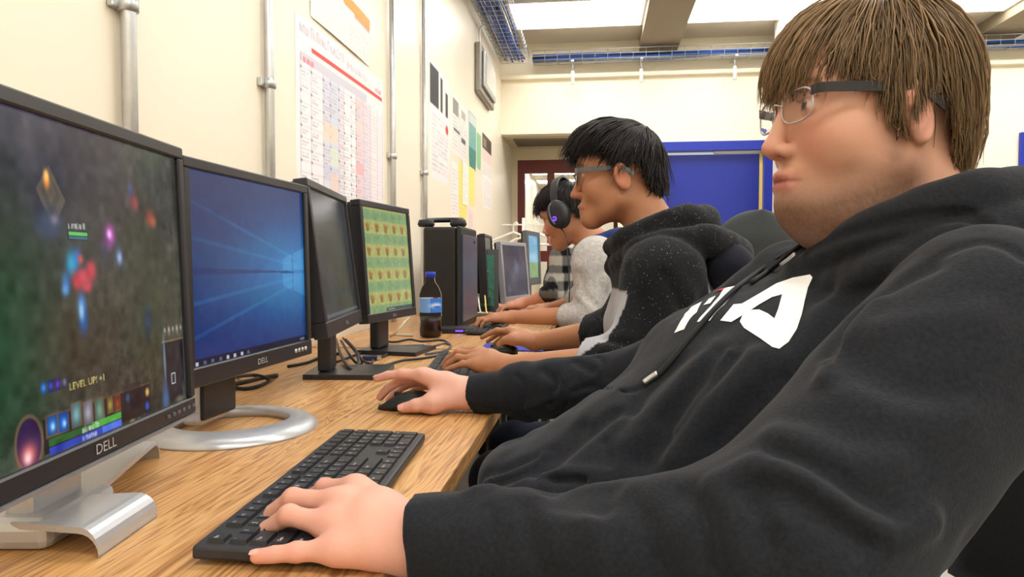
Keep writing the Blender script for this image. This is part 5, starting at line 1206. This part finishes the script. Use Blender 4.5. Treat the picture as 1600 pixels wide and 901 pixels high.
# ---------------------------------------------------------------- generic seated person
def person(label, hd, base, torso, S, E, Wr, hands, sleeve, cloth, cloth_col, res=.0032, rx=.115, ry=1.5, arm_r=(.062, .055, .04), skin=(186, 132, 100), lip=(150, 84, 74), collar=None, extra=None, fold=None, legcol=(36, 40, 54), cname='sweater', hx=None, fat=0., brow=(30, 22, 18), cut=None, seat=None):
    P = thing('person', label, 'person', (base[0], base[1], 0), 0, 'people at the computers')
    F = Field(); hd.field(F, fat=fat); nb = np.array(torso[0], float)
    F.add(rc(hd.w((-.03, 0, -.05)), nb+np.array([0, 0, .03]), .05*hd.s, .056), .03); F.add(rc(nb, torso[1], .06, .085), .05); F.add(rc(torso[1], torso[2], .085, .1), .05); F.add(rc(S[0], S[1], .04, .04), .04)
    ends = []
    for i in (0, 1):
        F.add(rc(S[i], E[i], .04, .038), .03); F.add(rc(E[i], Wr[i], .04, .025), .02)
        f, t = hands[i]; ends += hand_field(F, Wr[i], f, t, .94, .026)
    pts = np.array([hd.o]+[np.array(p) for p in list(torso)+list(S)+list(E)+list(Wr)]+ends); lo, hi = pts.min(0)-.13, pts.max(0)+.13; hi[2] = max(hi[2], hd.o[2]+.14)
    V_, Q = F.mesh(lo, hi, res); c = hd.skin(V_, skin, lip, None, brow, .12); mesh('body', V_, Q, skinm, P, True, True, c)
    G = Field(); t = [np.array(p, float) for p in torso]
    G.add(rc(t[0]-np.array([0, 0, .05]), t[1], rx*.8, rx, ((0, 1, 0), ry)), 0); G.add(rc(t[1], t[2], rx, rx*1.08, ((0, 1, 0), ry*.9)), .05); G.add(rc(S[0], S[1], arm_r[0]*.98, arm_r[0]*.98), .05)
    for i in (0, 1):
        S_, E_, W_ = map(np.array, (S[i], E[i], Wr[i])); G.add(rc(t[0]+np.array([.02, 0, .0]), S_, .058, arm_r[0]*.9), .05); G.add(rc(S_, E_, arm_r[0]*1.05, arm_r[1]), .07); e = E_+(W_-E_)*sleeve[i]; G.add(inter(rc(E_, e+(e-E_)*.2, arm_r[1], arm_r[2]), half(e, e-E_)), .02)
    if collar: collar(G)
    G.sub(half((0, 0, t[2][2]-.03), (0, 0, 1)), .02)
    b0 = Field(); b0.ops = list(G.ops)
    if fold: creases(G, b0, fold)
    n1 = vnoise(16, .0035, 8); n2 = vnoise(36, .0012, 9); G.bump(lambda Z: n1(Z)+n2(Z), None)
    pts = np.array([np.array(p) for p in list(torso)+list(S)+list(E)+list(Wr)]); V_, Q = G.mesh(pts.min(0)-.2, pts.max(0)+.2, res*1.6)
    mesh(cname, V_, Q, cloth, P, True, True, cloth_col(V_))
    legs(P, base[1], t[2][0]+.0, t[2][2]-.03, hx if hx is not None else t[2][0]-.42, legcol, r=.08)
    return P, G
def speckle(m):
    nt = m.node_tree; b = nt.nodes['Principled BSDF']; src = b.inputs['Base Color'].links[0].from_socket
    tc = nt.nodes.new('ShaderNodeTexCoord'); n = nt.nodes.new('ShaderNodeTexNoise'); n.inputs['Scale'].default_value = 330; n.inputs['Detail'].default_value = 1; nt.links.new(tc.outputs['Object'], n.inputs['Vector'])
    cr = nt.nodes.new('ShaderNodeMapRange'); cr.inputs[1].default_value = .70; cr.inputs[2].default_value = .76; nt.links.new(n.outputs['Fac'], cr.inputs[0])
    mx = nt.nodes.new('ShaderNodeMix'); mx.data_type = 'RGBA'; nt.links.new(cr.outputs[0], mx.inputs[0]); nt.links.new(src, mx.inputs[6]); mx.inputs[7].default_value = (*hexc(150, 150, 156), 1)
    nt.links.new(mx.outputs[2], b.inputs['Base Color']); return m
# ---------------------------------------------------------------- person 2: speckled hoodie
H2 = Head((.054, 1.60, 1.208), (-1, .03, -.06), (0, 0, 1), .97)
S2 = [(.138, 1.45, .985), (.15, 1.765, .985)]; E2 = [(.072, 1.40, .812), (.05, 1.86, .83)]; W2 = [at(792, 573, 1.52), at(838, 533, 1.98)]
L2 = [[at(747, 548, 1.60), at(722, 547, 1.62), at(708, 556, 1.63), at(699, 565, 1.635)], [at(744, 554, 1.575), at(716, 550, 1.59), at(700, 560, 1.60), at(692, 571, 1.60)], [at(742, 562, 1.552), at(716, 558, 1.565), at(701, 567, 1.57), at(694, 576, 1.572)], [at(745, 570, 1.53), at(723, 568, 1.538), at(708, 573, 1.54), at(698, 577, 1.542)]]
L2t = [at(775, 562, 1.58), at(758, 566, 1.62), at(744, 570, 1.64), at(732, 574, 1.65)]
R2 = [[at(797, 517, 1.98), at(777, 516, 1.99), at(764, 521, 1.995), at(753, 527, 2.0)], [at(800, 519, 2.0), at(780, 520, 2.02), at(770, 527, 2.03), at(762, 533, 2.03)], [at(803, 523, 2.02), at(787, 526, 2.04), at(778, 532, 2.05), at(772, 537, 2.05)], [at(808, 528, 2.04), at(796, 531, 2.06), at(790, 535, 2.065), at(785, 539, 2.065)]]
R2t = [at(822, 534, 1.96), at(802, 530, 1.95), at(789, 531, 1.95), at(779, 538, 1.955)]
def col2(V_):
    c = C_(len(V_), (32, 33, 36)); x, y, z = V_.T; tors = (np.abs(y-1.6) < .215)
    pan = (z > .825)&(z < .965+.1*(x-.1))&(((x < .062)&(y < 1.6)&(z < .955))|(x > .225)); c[pan&tors&(y > 1.33)] = hexc(176, 176, 182)
    return c
def hood2(G):
    hood_ring(G, [(.035, 1.60, 1.045), (.065, 1.52, 1.062), (.12, 1.49, 1.082), (.18, 1.50, 1.10), (.225, 1.56, 1.10), (.235, 1.62, 1.10), (.20, 1.69, 1.10), (.14, 1.72, 1.08), (.07, 1.69, 1.06)], [.014, .018, .024, .03, .034, .034, .03, .024, .016], .01)
    hood_ring(G, [(.04, 1.60, 1.0), (.08, 1.49, 1.03), (.15, 1.455, 1.05), (.225, 1.47, 1.055), (.285, 1.55, 1.03), (.295, 1.63, 1.02), (.26, 1.71, 1.04), (.17, 1.76, 1.05), (.08, 1.71, 1.03)], [.014, .02, .026, .034, .042, .042, .036, .028, .018], .01)
    G.add(el((.285, 1.6, .975), (.05, .10, .07)), .03)
fold2 = [([(985, 420), (1000, 470), (1005, 530)], .006, .012), ([(960, 470), (985, 500), (1010, 545)], -.005, .012), ([(940, 530), (980, 538), (1010, 535)], .008, .008), ([(945, 545), (985, 553), (1020, 550)], -.007, .008), ([(940, 556), (980, 564), (1020, 562)], .007, .007), ([(1040, 430), (1060, 470), (1075, 520)], .006, .012), ([(1005, 360), (1040, 340), (1075, 350)], .006, .007), ([(985, 385), (1025, 365), (1080, 372), (1105, 390)], .006, .006), ([(1050, 322), (1080, 345), (1100, 375)], .005, .006)]
P2, G2 = person('person in a speckled black hoodie with grey panels and swept black hair', H2, (.2, 1.6), [(.14, 1.6, 1.03), (.16, 1.6, .86), (.22, 1.6, .60)], S2, E2, W2, [(L2, L2t), (R2, R2t)], (.32, .3), speckle(fabric('speckled_knit', (500, .6))), col2, .0038, .128, 1.45, (.056, .060, .052), (182, 128, 96), (150, 84, 76), hood2, fold=fold2, cname='hoodie')
def lift2(D, t): return np.where(D[:, 0] > .35, .42*t**2*np.clip((D[:, 0]-.35)/.5, 0, 1), 0)+np.where(D[:, 2] > .5, .10*t, 0)
hair(P2, H2, (-.004, 0, .034), (.092, .079, .086), (-.62, .0, .78), [(0, .034), (30, .036), (50, .045), (66, .03), (78, -.012), (86, -.02), (90, .012), (112, .010), (122, -.03), (140, -.052), (180, -.062)],
     [(0, .34), (40, .32), (70, .14), (95, .08), (120, .10), (150, .13), (180, .14)], 3600, (30, 24, 22), .0013, .6, 150, 9, over=.010, sweep=.1, lift=lift2, cap=1.02, spike=.009, rough=.32)
glasses('eyeglasses', 'grey framed glasses on the person in the speckled hoodie', H2, pm('rim_grey', hexc(84, 88, 92), .35), pm('temple_grey', hexc(92, 96, 98), .4), armh=.010, xo=.103, zo=-.002, thick=.0022, armz=.006)
# ---------------------------------------------------------------- person 3: headset
H3 = Head((-.112, 2.83, 1.205), (-.86, .40, -.36), (0, 0, 1), 1.06)
S3 = [(.0, 2.64, 1.02), (.03, 2.98, 1.02)]; E3 = [(-.03, 2.58, .815), (-.06, 3.05, .84)]; W3 = [at(803, 495, 2.72), at(858, 482, 3.15)]
h3l = auto_hand(W3[0], (-1, .03, -.05), (0, 0, 1), (0, 1, 0), (.15, .55, .5), .05, .95); h3r = auto_hand(W3[1], (-1, -.05, -.05), (0, 0, 1), (0, -1, 0), (.3, .6, .4), .05, .95)
def col3(V_):
    x, y, z = V_.T; c = C_(len(V_), (176, 172, 168)); n = np.random.default_rng(4).normal(1, .10, len(V_)); c *= n[:, None]
    c[(z+.45*x > 1.075)&(np.abs(y-2.83) < .16)] = hexc(34, 48, 92); return c
def hood3(G): hood_ring(G, [(-.075, 2.83, 1.05), (-.04, 2.75, 1.07), (.03, 2.73, 1.095), (.09, 2.77, 1.11), (.11, 2.84, 1.11), (.07, 2.91, 1.10), (0, 2.93, 1.08), (-.06, 2.89, 1.06)], [.016, .02, .026, .034, .036, .03, .022, .016], .012)
fold3 = [([(905, 430), (915, 460), (935, 480)], .006, .010), ([(900, 460), (920, 480), (940, 500)], -.006, .010), ([(898, 480), (915, 498), (935, 510)], .006, .008)]
P3, G3 = person('person wearing a black headset and a grey sweater with navy collar', H3, (.03, 2.8), [(.0, 2.82, 1.06), (.035, 2.82, .86), (.12, 2.82, .60)], S3, E3, W3, [h3l, h3r], (.30, .3), fabric('heather_knit', (400, .5)), col3, .0047, .11, 1.5, (.066, .058, .046), (186, 130, 98), collar=hood3, fold=fold3)
hair(P3, H3, (-.004, 0, .034), (.092, .079, .086), (-.6, .0, .8), [(0, .03), (40, .035), (60, .03), (78, -.01), (86, -.02), (90, .01), (112, .01), (122, -.03), (140, -.065), (180, -.08)], [(0, .34), (40, .30), (70, .16), (95, .12), (120, .14), (180, .15)], 1800, (28, 23, 22), .0016, .6, 110, 13, over=.010, lift=lambda D, t: np.where(D[:, 0] > .3, .25*t**2, 0), spike=.008, rough=.35)
t = thing('headset', 'black gaming headset with purple glowing mark on the person in grey', 'headset', tuple(H3.w((0, 0, .14))))
hsm = pm('headset_black', hexc(26, 26, 32), .4); hsg = pm('headset_grey', hexc(92, 92, 112), .45); purp = pm('purple_glow', (.18, .05, 1.0), .4, emit=1.6)
arc = [H3.w((-.008-.012*math.sin(a), .099*math.cos(a), -.005+.142*math.sin(a))) for a in np.linspace(.06, math.pi-.06, 25)]
vs, fs = [], []
for p, a in zip(arc, np.linspace(.06, math.pi-.06, 25)):
    nrm = H3.R @ np.array([0, math.cos(a), math.sin(a)]); fw = H3.R[:, 0]
    for u_, v_ in ((-.016, -.004), (.016, -.004), (.016, .005), (-.016, .005)): vs.append(p+fw*u_+nrm*v_)
for i in range(24):
    for j in range(4): fs.append((i*4+j, i*4+(j+1) % 4, (i+1)*4+(j+1) % 4, (i+1)*4+j))
fs += [(3, 2, 1, 0), (96, 97, 98, 99)]; mesh('headband', vs, fs, hsm, t, False, True)
for s_ in (-1, 1):
    Mx = Matrix(((H3.R[0, 0], H3.R[0, 2], s_*H3.R[0, 1], 0), (H3.R[1, 0], H3.R[1, 2], s_*H3.R[1, 1], 0), (H3.R[2, 0], H3.R[2, 2], s_*H3.R[2, 1], 0), (0, 0, 0, 1)))
    o = Vector(H3.w((-.012, s_*.078, -.014))); Mx = Matrix.Translation(o) @ Mx @ Matrix.Diagonal((1.0, 1.28, 1.1, 1)) if s_ > 0 else Matrix.Translation(o) @ Mx @ Matrix.Diagonal((1.0, 1.28, 1.1, 1))
    lathe('ear_pad', [(0, 0), (.038, 0), (.043, .006), (.043, .014), (.038, .018)], pm('pad_black', hexc(18, 18, 20), .8), t, seg=26, world=True, M=Mx)
    lathe('ear_cup', [(.040, .018), (.044, .022), (.044, .032), (.036, .040), (.02, .042), (0, .042)], hsm, t, seg=26, world=True, M=Mx)
    v, f = tube_geo([Mx @ Vector((.026*math.cos(q), .036*math.sin(q), .0415)) for q in np.linspace(-.9, 1.3, 14)], .0035, 6); mesh('cup_trim', v, f, hsg, t, True, True)
    # G shaped lit mark
    v, f = tube_geo([Mx @ Vector((.012+.008*math.cos(q), -.012+.006*math.sin(q), .043)) for q in np.linspace(.9, 5.9, 16)]+[Mx @ Vector((.013, -.012, .043))], .0022, 5); mesh('lit_mark', v, f, purp, t, True, True)
v, f = tube_geo(smoothline([H3.w((.0, .095, -.06)), H3.w((-.01, .10, -.10)), at(888, 410, 2.66), at(890, 450, 2.60), at(888, 490, 2.62)], 6), .002, 6); mesh('cord', v, f, blackpl, t, True, True)
# ---------------------------------------------------------------- persons 4 and 5, mostly hidden
def plaid(V_):
    x, y, z = V_.T; c = C_(len(V_), (58, 58, 60)); a = (np.floor((x+y)*22).astype(int) % 2 == 0); b = (np.floor(z*24).astype(int) % 2 == 0); c[a^b] = hexc(104, 104, 102); c[a&b] = hexc(176, 174, 166); c[(~a)&(~b)] = hexc(24, 24, 28); return c
def far_person(label, x, y, z, cloth, colf, cname, skin, seed, hair_col=(26, 22, 21), face=(-1, .1, -.2)):
    H = Head((x, y, z), face, (0, 0, 1), 1.0); S = [(x+.03, y-.18, z-.20), (x+.05, y+.18, z-.20)]; E = [(x-.02, y-.24, z-.37), (x-.03, y+.24, z-.37)]; W_ = [np.array((x-.18, y-.13, .80)), np.array((x-.18, y+.15, .80))]
    hs = [auto_hand(W_[0], (-1, .1, -.12), (0, 0, 1), (0, 1, 0), (.2, .5, .4)), auto_hand(W_[1], (-1, -.1, -.12), (0, 0, 1), (0, -1, 0), (.2, .5, .4))]
    P, G = person(label, H, (x+.15, y), [(x+.05, y, z-.16), (x+.03, y, z-.33), (x+.12, y, .60)], S, E, W_, hs, (.35, .35), cloth, colf, .006, .12, 1.5, (.064, .056, .046), skin, cname=cname)
    hair(P, H, (-.004, 0, .034), (.092, .079, .086), (-.6, .0, .8), [(0, .035), (60, .03), (80, -.02), (90, .01), (112, .01), (125, -.04), (180, -.08)], [(0, .28), (70, .15), (180, .15)], 600, hair_col, .0026, .5, 60, seed, over=.01)
    return P
far_person('person in a black and white plaid shirt beyond the headset wearer', -.175, 3.75, 1.235, fabric('plaid_flannel', (300, .4)), plaid, 'plaid_shirt', (214, 156, 132), 21)
far_person('person in a pale blue shirt, farthest along the desks', -.10, 4.75, 1.16, fabric('pale_cotton', (300, .3)), lambda V_: C_(len(V_), (188, 198, 222)), 'shirt', (206, 150, 126), 22)
# ---------------------------------------------------------------- chairs
office_chair('black office chair under the person in the speckled hoodie', (.20, 1.6, 0), 0, bw=.40, bt=1.0, lean=.05, seatz=.44, bx=.06)
jk = Field(); jk.add(rc((.272, 1.49, 1.0), (.272, 1.72, 1.0), .036, .036), .02); jk.add(rc((.28, 1.49, 1.0), (.31, 1.48, .72), .036, .05, ((0, 1, 0), 1.3)), .04); jk.add(rc((.28, 1.71, 1.0), (.31, 1.72, .72), .036, .05, ((0, 1, 0), 1.3)), .04); jk.add(rc((.285, 1.6, .99), (.31, 1.6, .72), .036, .05, ((0, 1, 0), 2)), .04); jk.add(rc((.275, 1.55, 1.035), (.275, 1.66, 1.035), .03, .03), .03)
nj = vnoise(14, .005, 5); jk.bump(lambda P: nj(P), None); V_, Q = jk.mesh((.2, 1.25, .58), (.55, 1.95, 1.12), .007)
tag(mesh('jacket', V_, Q, fabric('jacket_cloth'), None, True, False, C_(len(V_), (30, 31, 40))), 'dark navy jacket draped over the chair behind the speckled hoodie', 'jacket')
office_chair('black office chair under the person wearing the headset', (.12, 2.82, 0), 0, bw=.42, bt=.92, lean=.06, seatz=.44, bx=.2)
office_chair('black office chair under the person in the plaid shirt', (.05, 3.75, 0), 0, bw=.42, bt=.92, lean=.06, seatz=.44, bx=.2)
office_chair('black office chair under the person in the pale blue shirt', (.10, 4.75, 0), 0, bw=.42, bt=.92, lean=.06, seatz=.44, bx=.2)
pc = at(1192, 334, 2.6); office_chair('empty black mesh backed office chair with a rounded top, between the two hooded people', (pc[0]-.1, 2.6, 0), math.radians(-78), bw=.40, bt=float(pc[2]), lean=.0, seatz=.46, bx=.2, backm=pm('mesh_back', hexc(44, 48, 48), .75, bump=(900, .8), var=(500, .3)), top=.5)
# ---------------------------------------------------------------- mice, cables, small things
q = at(790, 541, 1.99); mouse('black mouse on the blue mat under a bare forearm', (q[0]-.02, 2.0, ZD+.005), math.radians(185), s=.95)
q = at(832, 484, 3.12); mouse('purple lit mouse under the right hand of the headset wearer', (q[0], 3.13, ZD), math.radians(180), True, .95)
cabm = pm('cable_black', hexc(30, 31, 36), .5); cabg = pm('cable_grey', hexc(86, 90, 104), .5); cabw = pm('cable_cream', hexc(206, 198, 176), .5)
def desk_cable(label, px, r=.0033, m=None, lift=.004, name='cable'):
    pts = [onz(x, y, ZD+lift+(h[0] if h else 0)) for x, y, *h in px]
    tag(tube(name, pts, r, m or cabm, None, 8, 7), label, 'cable', 'loose cables on the desk')
desk_cable('black cable coiled in a tall loop below the dim tilted monitor', [(525, 530, .02), (533, 555, .02), (545, 574, .012), (552, 576), (560, 566, .01), (556, 548, .03), (540, 530, .05)], .004)
desk_cable('second black cable loop leaning beside the coiled loop', [(536, 528, .03), (552, 545, .03), (564, 560, .015), (565, 568), (556, 566, .01), (545, 552, .03), (533, 532, .04)], .0035)
desk_cable('thin black cable curving from the loops toward the green screen', [(566, 562), (580, 568), (584, 560), (600, 556), (608, 548), (600, 540), (580, 538)])
desk_cable('black cable crossing the desk behind the mouse hand', [(600, 571), (628, 563), (655, 560), (680, 556), (700, 549)])
desk_cable('grey cable snaking in front of the cola bottle', [(610, 543), (630, 552), (655, 548), (675, 541), (695, 536), (705, 540), (692, 548), (665, 553)], m=cabg)
desk_cable('black cable winding beneath the green patterned monitor', [(592, 530), (615, 534), (640, 530), (660, 533), (690, 531), (704, 538)])
desk_cable('dark cable behind the stand of the dim monitor', [(495, 560), (520, 566), (545, 558), (575, 548), (600, 546), (625, 540)])
desk_cable('cream cable standing up under the green patterned monitor', [(610, 524), (620, 518, .02), (632, 504, .05), (640, 496, .06)], .005, cabw)
desk_cable('cream flat cable lying near the cola bottle', [(600, 521), (625, 523), (645, 524)], .005, cabw)
desk_cable('black cable bundle below the blue desktop monitor', [(330, 596), (360, 600, .01), (385, 596, .02), (410, 590, .01), (432, 586)], .005)
desk_cable('black looped cable left of the flat monitor foot', [(350, 592), (372, 606), (400, 604), (420, 594), (400, 586, .02), (370, 588)], .004)
desk_cable('thin cable beside the loops, running under the tilted monitor', [(450, 572), (480, 566), (505, 556), (530, 552)], .004)
p = onz(647, 545, ZD); t = thing('usb_hub', 'small dark blue adapter lying among the cables', 'adapter', (p[0], p[1], ZD+.001), .5); box('body', (-.035, -.015, 0), (.035, .015, .012), pm('navy_plastic', hexc(30, 40, 74), .5), t, bevel=.003); box('plug', (.0352, -.006, .003), (.05, .006, .009), galv, t)
p = onz(578, 563, ZD); t = thing('cable_plug', 'dark blue connector beside the cable loops', 'plug', (p[0], p[1], ZD+.001), .2); box('body', (-.02, -.012, 0), (.02, .012, .013), pm('navy_plastic', hexc(30, 40, 74), .5), t, bevel=.003); box('pins', (.0202, -.008, .003), (.03, .008, .009), galv, t)
p = onz(716, 520, ZD); t = thing('network_switch', 'flat black box lying right of the cola bottle', 'box', (p[0], p[1]+.02, ZD), .1); box('body', (-.07, -.05, 0), (.07, .05, .022), blackm, t, bevel=.004); box('status_light', (-.01, -.0515, .008), (.02, -.0502, .014), purp, t)
p = onz(718, 500, ZD); t = thing('game_controller', 'dark gamepad lying in front of the black tower', 'controller', (p[0], p[1]+.05, ZD))
G_ = Field(); G_.add(rc((-.05, 0, .02), (.05, 0, .02), .02, .02), .0).add(rc((-.05, 0, .02), (-.065, -.06, .014), .022, .013), .02).add(rc((.05, 0, .02), (.065, -.06, .014), .022, .013), .02); V_, Q = G_.mesh((-.1, -.1, -.02), (.1, .04, .06), .004); mesh('shell', V_, Q, blackm, t, True); lathe('thumb_stick', [(0, .05), (.009, .049), (.009, .045), (.004, .044), (.004, .035)], blackpl, t, (-.022, -.008, 0), 12); lathe('thumb_stick', [(0, .05), (.009, .049), (.009, .045), (.004, .044), (.004, .035)], blackpl, t, (.022, -.008, 0), 12)
